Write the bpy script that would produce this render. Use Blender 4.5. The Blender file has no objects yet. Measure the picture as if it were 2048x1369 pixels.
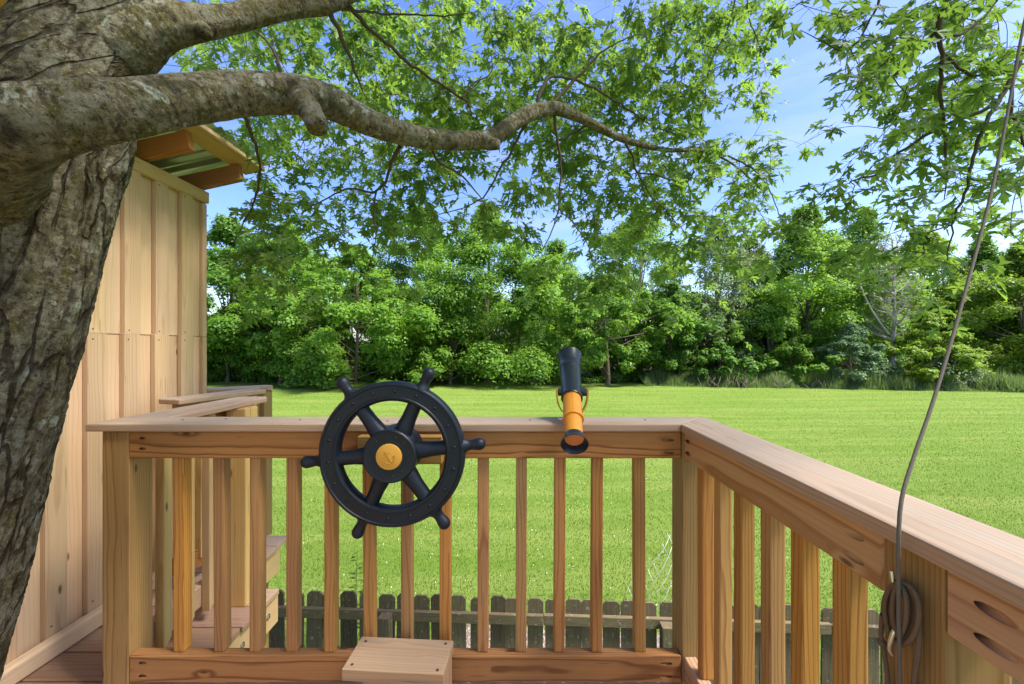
import bpy, bmesh, math, random
import numpy as np
from mathutils import Vector, Matrix, noise, Quaternion

random.seed(7)
RNG = np.random.default_rng(11)
C = bpy.context.scene.collection
SC = bpy.context.scene

# ---------------------------------------------------------------- camera
F = 820.0            # focal length in photo pixels (photo 2048 wide)
VX, VY = 1030.0, 690.0
CAMZ = 3.4
cam = bpy.data.cameras.new('camera')
cam.sensor_width = 36.0
cam.lens = 36.0 * F / 2048.0
cam.shift_x = -(VX - 1024.0) / 2048.0
cam.shift_y = (VY - 684.5) / 2048.0
cam.clip_start = 0.02
cam.clip_end = 3000
camo = bpy.data.objects.new('camera', cam)
C.objects.link(camo)
camo.location = (0, 0, CAMZ)
camo.rotation_euler = (math.radians(90), 0, 0)
SC.camera = camo

# ---------------------------------------------------------------- light
SUN_EL, SUN_AZ = 57.0, 108.0      # azimuth clockwise from +Y
world = bpy.data.worlds.new('World')
SC.world = world
world.use_nodes = True
nt = world.node_tree
nt.nodes.clear()
wo = nt.nodes.new('ShaderNodeOutputWorld')
bg = nt.nodes.new('ShaderNodeBackground')
sky = nt.nodes.new('ShaderNodeTexSky')
sky.sky_type = 'NISHITA'
sky.sun_disc = False
sky.sun_elevation = math.radians(SUN_EL)
sky.sun_rotation = math.radians(SUN_AZ)
sky.air_density = 1.0
sky.dust_density = 1.8
sky.ozone_density = 2.0
hsv = nt.nodes.new('ShaderNodeHueSaturation')
hsv.inputs['Hue'].default_value = 0.518
hsv.inputs['Value'].default_value = 0.90
hsv.inputs['Saturation'].default_value = 1.27
tc = nt.nodes.new('ShaderNodeTexCoord')
mp = nt.nodes.new('ShaderNodeMapping')
mp.inputs['Scale'].default_value = (1.1, 1.1, 6.0)
mp.inputs['Rotation'].default_value = (0.0, 0.12, 0.3)
nz = nt.nodes.new('ShaderNodeTexNoise')
nz.inputs['Scale'].default_value = 1.7
nz.inputs['Detail'].default_value = 7
nz.inputs['Roughness'].default_value = 0.6
rmp = nt.nodes.new('ShaderNodeMapRange')
rmp.inputs['From Min'].default_value = 0.50
rmp.inputs['From Max'].default_value = 0.82
rmp.inputs['To Max'].default_value = 0.42
mixc = nt.nodes.new('ShaderNodeMixRGB')
mixc.inputs['Color2'].default_value = (2.7, 2.8, 3.2, 1)
nt.links.new(tc.outputs['Generated'], mp.inputs['Vector'])
nt.links.new(mp.outputs['Vector'], nz.inputs['Vector'])
nt.links.new(nz.outputs['Fac'], rmp.inputs['Value'])
nt.links.new(rmp.outputs['Result'], mixc.inputs['Fac'])
nt.links.new(sky.outputs['Color'], hsv.inputs['Color'])
nt.links.new(hsv.outputs['Color'], mixc.inputs['Color1'])
nt.links.new(mixc.outputs['Color'], bg.inputs['Color'])
bg.inputs['Strength'].default_value = 0.05
nt.links.new(bg.outputs['Background'], wo.inputs['Surface'])

sun = bpy.data.lights.new('sun', 'SUN')
sun.energy = 1.5
sun.angle = math.radians(14.0)
sun.color = (1.0, 0.95, 0.86)
suno = bpy.data.objects.new('sun', sun)
C.objects.link(suno)
el, az = math.radians(SUN_EL), math.radians(SUN_AZ)
SDIR = Vector((math.sin(az) * math.cos(el), math.cos(az) * math.cos(el), math.sin(el)))
suno.rotation_mode = 'QUATERNION'
suno.rotation_quaternion = SDIR.to_track_quat('Z', 'Y')
suno.location = (0, 0, 30)

SC.view_settings.view_transform = 'Standard'
SC.view_settings.look = 'None'
SC.view_settings.gamma = 1.0
SC.view_settings.use_curve_mapping = False
SC.view_settings.exposure = 3.08
SC.cycles.max_bounces = 8
SC.cycles.transparent_max_bounces = 4

# ---------------------------------------------------------------- helpers
W = {}


def D(px, py, Y):
    """photo pixel at distance Y -> world point"""
    return Vector(((px - VX) * Y / F, Y, CAMZ + (VY - py) * Y / F))


def put(o, M=None, parent=None):
    M = M or Matrix.Identity(4)
    C.objects.link(o)
    if parent is not None:
        o.parent = parent
        o.matrix_basis = W[parent.name].inverted() @ M
    else:
        o.matrix_basis = M
    W[o.name] = M.copy()
    return o


def thing(name, label, cat, loc=(0, 0, 0), group=None, kind=None):
    o = bpy.data.objects.new(name, None)
    o.empty_display_size = 0.1
    put(o, Matrix.Translation(Vector(loc)))
    o['label'] = label
    o['category'] = cat
    if group:
        o['group'] = group
    if kind:
        o['kind'] = kind
    return o


def tag(o, label, cat, group=None, kind=None):
    o['label'] = label
    o['category'] = cat
    if group:
        o['group'] = group
    if kind:
        o['kind'] = kind
    return o


def mesh_from_bm(bm, name, smooth=False):
    me = bpy.data.meshes.new(name)
    bmesh.ops.recalc_face_normals(bm, faces=bm.faces[:])
    bm.to_mesh(me)
    bm.free()
    if smooth:
        for p in me.polygons:
            p.use_smooth = True
    return me


def obj(name, me, mat=None, parent=None, M=None):
    if mat is not None and len(me.materials) == 0:
        me.materials.append(mat)
    o = bpy.data.objects.new(name, me)
    return put(o, M, parent)


def np_mesh(name, V, Fc, smooth=False):
    """V (n,3), Fc (m,k) uniform polygons"""
    me = bpy.data.meshes.new(name)
    V = np.asarray(V, dtype=np.float32)
    Fc = np.asarray(Fc, dtype=np.int32)
    m, k = Fc.shape
    me.vertices.add(len(V))
    me.vertices.foreach_set('co', V.ravel())
    me.loops.add(m * k)
    me.loops.foreach_set('vertex_index', Fc.ravel())
    me.polygons.add(m)
    me.polygons.foreach_set('loop_start', np.arange(0, m * k, k, dtype=np.int32))
    me.polygons.foreach_set('loop_total', np.full(m, k, dtype=np.int32))
    if smooth:
        me.polygons.foreach_set('use_smooth', np.ones(m, dtype=bool))
    me.update(calc_edges=True)
    return me


def set_attr(me, name, vals):
    a = me.attributes.new(name, 'FLOAT', 'POINT')
    a.data.foreach_set('value', np.asarray(vals, dtype=np.float32))


def frame(a, b, up):
    x = (b - a).normalized()
    z = (up - x * up.dot(x))
    if z.length < 1e-5:
        z = Vector((0, 1, 0)) - x * x.y
    z.normalize()
    y = z.cross(x)
    M = Matrix((x, y, z)).transposed().to_4x4()
    M.translation = a
    return M


def box_bm(x0, x1, y0, y1, z0, z1, bevel=0.003, seg=1, jitter=0.0, xs=0):
    bm = bmesh.new()
    v = [bm.verts.new(p) for p in ((x0, y0, z0), (x1, y0, z0), (x1, y1, z0), (x0, y1, z0), (x0, y0, z1), (x1, y0, z1), (x1, y1, z1), (x0, y1, z1))]
    for f in ((0, 1, 2, 3), (4, 5, 6, 7), (0, 1, 5, 4), (1, 2, 6, 5), (2, 3, 7, 6), (3, 0, 4, 7)):
        bm.faces.new([v[i] for i in f])
    if jitter:
        for q in v:
            q.co += Vector((random.uniform(-1, 1), random.uniform(-1, 1), random.uniform(-1, 1))) * jitter
    if bevel:
        bmesh.ops.bevel(bm, geom=bm.edges[:], offset=bevel, segments=seg, affect='EDGES', profile=0.6)
    return bm


def timber(name, a, b, w, t, up=(0, 0, 1), mat=None, parent=None, bevel=0.003, seg=1, jitter=0.0):
    """plank from a to b (centre line); t along up, w across"""
    a, b = Vector(a), Vector(b)
    M = frame(a, b, Vector(up))
    L = (b - a).length
    bm = box_bm(0, L, -w / 2, w / 2, -t / 2, t / 2, min(bevel, t * 0.3, w * 0.3), seg, jitter)
    return obj(name, mesh_from_bm(bm, name), mat, parent, M)


def prism(name, pts, z0, z1, along, mat, parent, bevel=0.004, seg=2):
    """polygon pts (world xy) extruded z0..z1 with the grain along a world direction"""
    o = Vector((pts[0][0], pts[0][1], z0))
    M = frame(o, o + Vector(along), Vector((0, 0, 1)))
    Mi = M.inverted()
    bm = bmesh.new()
    lo = [bm.verts.new(Mi @ Vector((p[0], p[1], z0))) for p in pts]
    hi = [bm.verts.new(Mi @ Vector((p[0], p[1], z1))) for p in pts]
    n = len(pts)
    bm.faces.new(lo[::-1])
    bm.faces.new(hi)
    for i in range(n):
        bm.faces.new((lo[i], lo[(i + 1) % n], hi[(i + 1) % n], hi[i]))
    if bevel:
        bmesh.ops.bevel(bm, geom=bm.edges[:], offset=bevel, segments=seg, affect='EDGES', profile=0.6)
    return obj(name, mesh_from_bm(bm, name), mat, parent, M)


def lathe(name, prof, n=32, mat=None, parent=None, M=None, smooth=True, closed=False):
    """profile [(r, h)] spun round local Z"""
    V, Fc = [], []
    for r, h in prof:
        for i in range(n):
            a = 2 * math.pi * i / n
            V.append((r * math.cos(a), r * math.sin(a), h))
    k = len(prof)
    rng = range(k) if closed else range(k - 1)
    for j in rng:
        j2 = (j + 1) % k
        for i in range(n):
            i2 = (i + 1) % n
            Fc.append((j * n + i, j * n + i2, j2 * n + i2, j2 * n + i))
    bm = bmesh.new()
    vs = [bm.verts.new(v) for v in V]
    for f in Fc:
        bm.faces.new([vs[i] for i in f])
    bmesh.ops.remove_doubles(bm, verts=bm.verts[:], dist=1e-6)
    me = mesh_from_bm(bm, name, smooth)
    if smooth:
        try:
            me.set_sharp_from_angle(angle=math.radians(35))
        except Exception:
            pass
    return obj(name, me, mat, parent, M) if mat is not None else me


def catmull(P, R, step):
    P = [Vector(p) for p in P]
    out, rad = [], []
    n = len(P)
    for i in range(n - 1):
        p0 = P[i - 1] if i else P[0] * 2 - P[1]
        p1, p2 = P[i], P[i + 1]
        p3 = P[i + 2] if i + 2 < n else P[-1] * 2 - P[-2]
        m = max(1, int(math.ceil((p2 - p1).length / step)))
        for j in range(m):
            t = j / m
            t2, t3 = t * t, t * t * t
            out.append(0.5 * ((2 * p1) + (p2 - p0) * t + (2 * p0 - 5 * p1 + 4 * p2 - p3) * t2 + (3 * p1 - p0 - 3 * p2 + p3) * t3))
            rad.append(R[i] + (R[i + 1] - R[i]) * t)
    out.append(P[-1])
    rad.append(R[-1])
    return out, rad


def tube_arrays(P, R, n, base=0, cap=True):
    """plain tube through points P; returns verts, quads (caps as points)"""
    V, Fc = [], []
    up = Vector((0, 0, 1))
    T0 = (P[1] - P[0]).normalized()
    N = up - T0 * up.dot(T0)
    if N.length < 1e-3:
        N = Vector((1, 0, 0)) - T0 * T0.x
    N.normalize()
    for i, p in enumerate(P):
        t = (P[min(i + 1, len(P) - 1)] - P[max(i - 1, 0)]).normalized()
        N = (N - t * N.dot(t))
        if N.length < 1e-4:
            N = Vector((1, 0, 0))
        N.normalize()
        B = t.cross(N)
        for k in range(n):
            a = 2 * math.pi * k / n
            V.append(p + (N * math.cos(a) + B * math.sin(a)) * R[i])
    for i in range(len(P) - 1):
        for k in range(n):
            k2 = (k + 1) % n
            Fc.append((base + i * n + k, base + i * n + k2, base + (i + 1) * n + k2, base + (i + 1) * n + k))
    if cap and n == 4:
        Fc.append((base + 3, base + 2, base + 1, base))
        e = base + (len(P) - 1) * n
        Fc.append((e, e + 1, e + 2, e + 3))
    return V, Fc


class Tubes:
    def __init__(self):
        self.V, self.F = [], []

    def add(self, P, R, n=6):
        P = [Vector(p) for p in P]
        if not hasattr(R, '__len__'):
            R = [R] * len(P)
        v, f = tube_arrays(P, R, n, len(self.V))
        self.V += v
        self.F += f

    def mesh(self, name, smooth=True):
        return np_mesh(name, [tuple(v) for v in self.V], self.F, smooth)


# ---------------------------------------------------------------- materials
class NT:
    def __init__(self, name):
        self.m = bpy.data.materials.new(name)
        self.m.use_nodes = True
        self.t = self.m.node_tree
        self.t.nodes.clear()
        self.out = self.n('ShaderNodeOutputMaterial')

    def n(self, typ, **kw):
        nd = self.t.nodes.new(typ)
        for k, v in kw.items():
            if k[0] == '_':
                setattr(nd, k[1:], v)
            else:
                nd.inputs[k.replace('9', ' ')].default_value = v
        return nd

    def l(self, a, b):
        self.t.links.new(a, b)

    def noise(self, vec, scale, detail=3, rough=0.55, dist=0.0):
        nd = self.n('ShaderNodeTexNoise', Scale=scale, Detail=detail, Roughness=rough, Distortion=dist)
        if vec is not None:
            self.l(vec, nd.inputs['Vector'])
        return nd.outputs['Fac']

    def mapping(self, vec, scale=(1, 1, 1), loc=None):
        nd = self.n('ShaderNodeMapping')
        nd.inputs['Scale'].default_value = scale
        self.l(vec, nd.inputs['Vector'])
        if loc is not None:
            if isinstance(loc, tuple):
                nd.inputs['Location'].default_value = loc
            else:
                self.l(loc, nd.inputs['Location'])
        return nd.outputs['Vector']

    def ramp(self, fac, stops, interp='LINEAR'):
        nd = self.n('ShaderNodeValToRGB')
        nd.color_ramp.interpolation = interp
        els = nd.color_ramp.elements
        while len(els) < len(stops):
            els.new(0.5)
        for e, (p, c) in zip(els, stops):
            e.position = p
            e.color = (c[0], c[1], c[2], 1) if hasattr(c, '__len__') else (c, c, c, 1)
        self.l(fac, nd.inputs['Fac'])
        return nd.outputs['Color']

    def mix(self, fac, a, b, blend='MIX'):
        nd = self.n('ShaderNodeMixRGB', _blend_type=blend)
        for v, s in ((fac, 'Fac'), (a, 'Color1'), (b, 'Color2')):
            if isinstance(v, (int, float)):
                nd.inputs[s].default_value = v if s == 'Fac' else (v, v, v, 1)
            elif isinstance(v, tuple):
                nd.inputs[s].default_value = (v[0], v[1], v[2], 1)
            else:
                self.l(v, nd.inputs[s])
        return nd.outputs['Color']

    def math(self, op, a, b=0.0, clamp=False):
        nd = self.n('ShaderNodeMath', _operation=op, _use_clamp=clamp)
        for v, i in ((a, 0), (b, 1)):
            if isinstance(v, (int, float)):
                nd.inputs[i].default_value = v
            else:
                self.l(v, nd.inputs[i])
        return nd.outputs[0]

    def bump(self, h, strength=0.3, dist=0.01):
        nd = self.n('ShaderNodeBump', Strength=strength, Distance=dist)
        self.l(h, nd.inputs['Height'])
        return nd.outputs['Normal']

    def bsdf(self, color, rough=0.7, normal=None, spec=0.3, metallic=0.0):
        nd = self.n('ShaderNodeBsdfPrincipled')
        for v, s in ((color, 'Base Color'), (rough, 'Roughness'), (metallic, 'Metallic')):
            if isinstance(v, (int, float)):
                nd.inputs[s].default_value = v
            elif isinstance(v, tuple):
                nd.inputs[s].default_value = (v[0], v[1], v[2], 1)
            else:
                self.l(v, nd.inputs[s])
        nd.inputs['Specular IOR Level'].default_value = spec
        if normal is not None:
            self.l(normal, nd.inputs['Normal'])
        return nd

    def done(self, sh):
        self.l(sh, self.out.inputs['Surface'])
        return self.m


def wood(name, light, dark, weather=None, wamt=0.0, ring=55.0, rstr=0.55, knots=True, rough=0.75, vary=0.22, fibre=0.35):
    m = NT(name)
    tcn = m.n('ShaderNodeTexCoord')
    oi = m.n('ShaderNodeObjectInfo')
    rnd = oi.outputs['Random']
    comb = m.n('ShaderNodeCombineXYZ')
    m.l(m.math('MULTIPLY', rnd, 37.0), comb.inputs[0])
    m.l(m.math('SUBTRACT', m.math('MULTIPLY', m.math('FRACT', m.math('MULTIPLY', rnd, 17.3)), 0.16), 0.08), comb.inputs[1])
    m.l(m.math('ADD', m.math('MULTIPLY', m.math('FRACT', m.math('MULTIPLY', rnd, 91.7)), 0.10), 0.03), comb.inputs[2])
    base = tcn.outputs['Object']
    pos = m.mapping(base, (1, 1, 1), comb.outputs[0])
    # knots: sparse voronoi cells
    kv = m.mapping(pos, (9.0, 27.0, 27.0))
    vor = m.n('ShaderNodeTexVoronoi', Scale=1.0, Randomness=0.9)
    m.l(kv, vor.inputs['Vector'])
    sel = m.n('ShaderNodeSeparateColor')
    m.l(vor.outputs['Color'], sel.inputs[0])
    has = m.math('GREATER_THAN', sel.outputs[0], 0.945)
    kd = vor.outputs['Distance']
    near = m.math('MULTIPLY', m.math('SUBTRACT', 1.0, m.math('MULTIPLY', kd, 1.9), True), has)
    # growth rings around the grain axis, wandering along the length
    low = m.mapping(pos, (0.9, 4.0, 4.0))
    nzn = m.n('ShaderNodeTexNoise', Scale=1.6, Detail=3)
    m.l(low, nzn.inputs['Vector'])
    sep = m.n('ShaderNodeSeparateXYZ')
    m.l(pos, sep.inputs[0])
    yy, zz = sep.outputs[1], sep.outputs[2]
    rad = m.math('SQRT', m.math('ADD', m.math('MULTIPLY', yy, yy), m.math('MULTIPLY', zz, zz)))
    rad = m.math('ADD', rad, m.math('MULTIPLY', m.math('SUBTRACT', nzn.outputs['Fac'], 0.5), 0.028))
    rad = m.math('ADD', rad, m.math('MULTIPLY', near, 0.006))
    saw = m.math('FRACT', m.math('MULTIPLY', rad, ring * 2.3))
    late = m.ramp(saw, [(0.0, 0.0), (0.55, 0.12), (0.86, 1.0), (1.0, 0.0)], 'EASE')
    fib = m.noise(m.mapping(pos, (3.0, 240.0, 240.0)), 1.0, 4, 0.6)
    blot = m.noise(m.mapping(pos, (1.2, 9.0, 9.0)), 1.0, 4, 0.6)
    col = m.mix(m.math('MULTIPLY', late, rstr), light, dark)
    col = m.mix(m.math('MULTIPLY', m.math('SUBTRACT', fib, 0.35, True), fibre * 2.0), col, tuple(c * 0.55 for c in dark))
    col = m.mix(m.math('MULTIPLY', m.math('SUBTRACT', blot, 0.45, True), 1.3), col, tuple(l * 0.6 + d * 0.25 for l, d in zip(light, dark)))
    if knots:
        kcol = m.ramp(m.math('MULTIPLY', near, 1.0), [(0.0, 0.0), (0.62, 0.0), (0.76, 0.75), (1.0, 1.0)])
        col = m.mix(kcol, col, tuple(c * 0.28 for c in dark))
    if weather is not None:
        wn = m.noise(m.mapping(pos, (1.6, 14.0, 14.0)), 1.0, 5, 0.65)
        wf = m.ramp(wn, [(0.30, wamt * 0.35), (0.62, min(1.0, wamt * 1.25))])
        wcol = m.mix(fib, weather, tuple(c * 0.62 for c in weather))
        gn = m.n('ShaderNodeSeparateXYZ')
        m.l(m.n('ShaderNodeNewGeometry').outputs['Normal'], gn.inputs[0])
        upf = m.math('ADD', m.math('MULTIPLY', m.math('MAXIMUM', gn.outputs[2], 0.0), 0.75), 0.25)
        col = m.mix(m.math('MULTIPLY', wf, upf), col, wcol)
        col = m.mix(m.math('MULTIPLY', late, 0.34), col, tuple(c * 0.55 for c in weather))
    chk = m.noise(m.mapping(pos, (4.0, 130.0, 130.0)), 1.0, 2, 0.5)
    chg = m.noise(m.mapping(pos, (5.0, 18.0, 18.0), (3.3, 1.1, 2.2)), 1.0, 2, 0.5)
    ckf = m.math('MULTIPLY', m.ramp(chk, [(0.27, 1.0), (0.32, 0.0)]), m.ramp(chg, [(0.46, 0.0), (0.54, 1.0)]))
    col = m.mix(m.math('MULTIPLY', ckf, 0.65), col, tuple(c * 0.35 for c in dark))
    # piece-to-piece variation
    hs = m.n('ShaderNodeHueSaturation')
    m.l(m.math('ADD', m.math('MULTIPLY', m.math('FRACT', m.math('MULTIPLY', rnd, 53.1)), vary * 2), 1.0 - vary), hs.inputs['Value'])
    m.l(m.math('ADD', m.math('MULTIPLY', m.math('FRACT', m.math('MULTIPLY', rnd, 29.9)), 0.16), 0.92), hs.inputs['Saturation'])
    m.l(m.math('ADD', m.math('MULTIPLY', m.math('FRACT', m.math('MULTIPLY', rnd, 71.3)), 0.012), 0.490), hs.inputs['Hue'])
    m.l(col, hs.inputs['Color'])
    h = m.math('ADD', m.math('MULTIPLY', late, 0.35), m.math('MULTIPLY', fib, 0.8))
    nrm = m.bump(h, 0.35, 0.0016)
    return m.done(m.bsdf(hs.outputs['Color'], rough, nrm, 0.22).outputs[0])


M_RAIL = wood('rail_wood', (0.47, 0.210, 0.062), (0.185, 0.060, 0.015), vary=0.12, ring=60, rstr=0.9)
M_BAL = wood('baluster_wood', (0.48, 0.25, 0.078), (0.23, 0.090, 0.022), vary=0.20, ring=70, rstr=0.65)
M_POST = wood('post_wood', (0.38, 0.235, 0.078), (0.18, 0.09, 0.024), vary=0.10, ring=65, rstr=0.6)
M_CAP = wood('cap_wood', (0.53, 0.32, 0.18), (0.30, 0.15, 0.07), weather=(0.56, 0.46, 0.37), wamt=0.75, vary=0.06, ring=60, rstr=0.5, knots=False)
M_PALE = wood('pale_siding', (0.69, 0.49, 0.305), (0.48, 0.27, 0.13), vary=0.12, ring=50, rstr=0.32, fibre=0.22)
M_BATTEN = wood('batten_wood', (0.69, 0.485, 0.285), (0.43, 0.22, 0.09), vary=0.14, ring=60, rstr=0.4, fibre=0.25)
M_DECK = wood('deck_wood', (0.41, 0.235, 0.13), (0.18, 0.085, 0.04), weather=(0.42, 0.30, 0.23), wamt=0.42, vary=0.18, ring=55, rstr=0.5)
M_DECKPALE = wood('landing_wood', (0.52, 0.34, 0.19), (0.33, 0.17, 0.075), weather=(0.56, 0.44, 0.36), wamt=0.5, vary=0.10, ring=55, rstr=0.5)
M_STEP = wood('step_wood', (0.43, 0.26, 0.13), (0.26, 0.13, 0.055), weather=(0.50, 0.37, 0.28), wamt=0.45, vary=0.05, ring=45, rstr=0.6, knots=False)
M_BALLIT = wood('lit_baluster_wood', (0.66, 0.455, 0.19), (0.42, 0.23, 0.08), vary=0.10, ring=70, rstr=0.4)  # rear railing wood, paled to paint in the light from the side
M_RAFTER = wood('rafter_wood', (0.46, 0.20, 0.075), (0.24, 0.085, 0.03), vary=0.10, ring=60)
M_PURLIN = wood('purlin_wood', (0.62, 0.42, 0.18), (0.42, 0.22, 0.08), vary=0.08, ring=60, rstr=0.35)


def fence_mat():
    m = NT('weathered_fence')
    tcn = m.n('ShaderNodeTexCoord')
    oi = m.n('ShaderNodeObjectInfo')
    comb = m.n('ShaderNodeCombineXYZ')
    m.l(m.math('MULTIPLY', oi.outputs['Random'], 40.0), comb.inputs[0])
    pos = m.mapping(tcn.outputs['Object'], (1, 1, 1), comb.outputs[0])
    fib = m.noise(m.mapping(pos, (5, 160, 160)), 1.0, 4, 0.65)
    pat = m.noise(m.mapping(pos, (9, 14, 14)), 1.0, 5, 0.7)
    col = m.ramp(fib, [(0.25, (0.060, 0.042, 0.024)), (0.6, (0.135, 0.102, 0.062)), (0.85, (0.21, 0.17, 0.115))])
    moss = m.ramp(pat, [(0.50, 0.0), (0.64, 0.6), (0.8, 0.8)])
    col = m.mix(moss, col, (0.115, 0.112, 0.05))
    li = m.noise(m.mapping(pos, (30, 36, 36)), 1.0, 3, 0.6)
    col = m.mix(m.ramp(li, [(0.62, 0.0), (0.70, 0.7)]), col, (0.26, 0.27, 0.2))
    hs = m.n('ShaderNodeHueSaturation')
    m.l(m.math('ADD', m.math('MULTIPLY', m.math('FRACT', m.math('MULTIPLY', oi.outputs['Random'], 13.7)), 0.6), 0.7), hs.inputs['Value'])
    m.l(col, hs.inputs['Color'])
    return m.done(m.bsdf(hs.outputs['Color'], 0.9, m.bump(fib, 0.6, 0.003), 0.15).outputs[0])


M_FENCE = fence_mat()


def bark_mat(name, limb=False):
    m = NT(name)
    uv = m.n('ShaderNodeUVMap').outputs['UV']
    crack = m.n('ShaderNodeAttribute', _attribute_name='crack').outputs['Fac']
    pos = m.n('ShaderNodeTexCoord').outputs['Object']
    big = m.noise(pos, 7.0, 5, 0.65)
    mid = m.noise(pos, 30.0, 6, 0.75)
    fine = m.noise(pos, 130.0, 5, 0.75)
    gold = m.noise(m.mapping(pos, (1, 1, 1), (3.1, 7.7, 1.3)), 24.0, 5, 0.75)
    gr = m.noise(m.mapping(pos, (1, 1, 1), (9.1, 2.7, 5.3)), 17.0, 6, 0.75)
    fl = m.noise(m.mapping(pos, (1, 1, 1), (1.1, 5.7, 8.3)), 75.0, 5, 0.8)
    if limb:
        st = m.noise(m.mapping(uv, (14, 60, 1)), 1.0, 6, 0.7, 0.8)
        col = m.ramp(st, [(0.34, (0.030, 0.024, 0.017)), (0.45, (0.105, 0.085, 0.058)), (0.54, (0.19, 0.16, 0.11)), (0.66, (0.31, 0.27, 0.19))])
    else:
        st = m.noise(m.mapping(uv, (70, 22, 1)), 1.0, 6, 0.7, 0.5)
        col = m.ramp(st, [(0.34, (0.045, 0.036, 0.026)), (0.48, (0.12, 0.098, 0.07)), (0.62, (0.23, 0.20, 0.15))])
    col = m.mix(m.ramp(mid, [(0.44, 0.0), (0.56, 0.75)]), col, (0.135, 0.122, 0.040))
    col = m.mix(m.ramp(gr, [(0.48, 0.0), (0.58, 0.75)]), col, (0.27, 0.26, 0.205))
    col = m.mix(m.ramp(gold, [(0.59, 0.0), (0.64, 0.65)]), col, (0.20, 0.145, 0.03))
    col = m.mix(m.ramp(fl, [(0.54, 0.0), (0.60, 0.7)]), col, (0.36, 0.345, 0.27))
    col = m.mix(m.ramp(fl, [(0.38, 0.85), (0.45, 0.0)]), col, (0.030, 0.025, 0.016))
    lv = m.n('ShaderNodeTexVoronoi', Scale=12.0 if not limb else 14.0, Randomness=1.0)
    warp = m.n('ShaderNodeMixRGB', _blend_type='ADD', Fac=0.16)
    nzc = m.n('ShaderNodeTexNoise', Scale=34.0, Detail=5)
    m.l(pos, nzc.inputs['Vector'])
    m.l(pos, warp.inputs['Color1'])
    m.l(nzc.outputs['Color'], warp.inputs['Color2'])
    m.l(warp.outputs['Color'], lv.inputs['Vector'])
    lsel = m.n('ShaderNodeSeparateColor')
    m.l(lv.outputs['Color'], lsel.inputs[0])
    lf = m.math('MULTIPLY', m.ramp(lv.outputs['Distance'], [(0.22, 1.0), (0.36, 0.0)]), m.math('GREATER_THAN', lsel.outputs[0], 0.68))
    lf = m.math('MULTIPLY', lf, m.ramp(fine, [(0.40, 0.0), (0.50, 1.0)]))
    col = m.mix(m.math('MULTIPLY', lf, 0.9), col, (0.43, 0.46, 0.40))
    sz = m.n('ShaderNodeSeparateXYZ')
    m.l(pos, sz.inputs[0])
    hi = m.n('ShaderNodeMapRange')
    hi.inputs['From Min'].default_value = CAMZ + 0.40
    hi.inputs['From Max'].default_value = CAMZ + 0.75
    hi.inputs['To Max'].default_value = 0.0 if limb else 0.10
    m.l(sz.outputs[2], hi.inputs['Value'])
    col = m.mix(m.ramp(m.math('ADD', m.math('ADD', big, hi.outputs['Result']), m.math('MULTIPLY', m.math('SUBTRACT', fl, 0.5), 0.25)), [(0.56, 0.0), (0.66, 0.8)]), col, (0.030, 0.029, 0.016))
    col = m.mix(m.math('MULTIPLY', crack, 0.95), col, (0.035, 0.020, 0.011))
    col = m.mix(1.0, col, (0.74, 0.72, 0.70) if limb else (0.92, 0.91, 0.87), 'MULTIPLY')
    cm = None
    if not limb:
        wz = m.n('ShaderNodeTexNoise', Scale=1.0, Detail=4)
        m.l(m.mapping(uv, (26, 9, 1)), wz.inputs['Vector'])
        wadd = m.n('ShaderNodeMixRGB', _blend_type='ADD', Fac=0.55)
        m.l(m.mapping(uv, (19, 4.2, 1)), wadd.inputs['Color1'])
        m.l(wz.outputs['Color'], wadd.inputs['Color2'])
        ve = m.n('ShaderNodeTexVoronoi', _feature='DISTANCE_TO_EDGE', Scale=1.0, Randomness=1.0)
        m.l(wadd.outputs['Color'], ve.inputs['Vector'])
        fk = m.n('ShaderNodeTexVoronoi', Scale=2.6, Randomness=1.0)
        m.l(wadd.outputs['Color'], fk.inputs['Vector'])
        fs = m.n('ShaderNodeSeparateColor')
        m.l(fk.outputs['Color'], fs.inputs[0])
        col = m.mix(m.math('MULTIPLY', m.math('SUBTRACT', fs.outputs[0], 0.5, True), 1.1), col, (0.075, 0.066, 0.046))
        col = m.mix(m.math('MULTIPLY', m.math('MULTIPLY', m.math('SUBTRACT', fs.outputs[1], 0.62, True), m.ramp(fl, [(0.42, 0.0), (0.56, 1.0)])), 1.1), col, (0.30, 0.29, 0.235))
        ck = m.ramp(ve.outputs['Distance'], [(0.0, 1.0), (0.025, 0.9), (0.06, 0.0)])
        gate = m.ramp(m.noise(m.mapping(uv, (11, 5, 1)), 1.0, 3, 0.6), [(0.38, 0.0), (0.50, 1.0)])
        cm = m.math('MULTIPLY', ck, gate)
        col = m.mix(m.math('MULTIPLY', cm, 0.82), col, (0.032, 0.020, 0.012))
    h = m.math('ADD', m.math('MULTIPLY', st, 1.0), m.math('ADD', m.math('MULTIPLY', mid, 0.8), m.math('ADD', m.math('MULTIPLY', fl, 0.6), m.math('MULTIPLY', fine, 0.4))))
    if cm is not None:
        h = m.math('SUBTRACT', h, m.math('MULTIPLY', cm, 1.5))
    nrm = m.bump(h, 1.0, 0.014 if not limb else 0.010)
    return m.done(m.bsdf(col, 0.95, nrm, 0.1).outputs[0])


M_BARK = bark_mat('trunk_bark')
M_LIMB = bark_mat('limb_bark', True)


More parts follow.
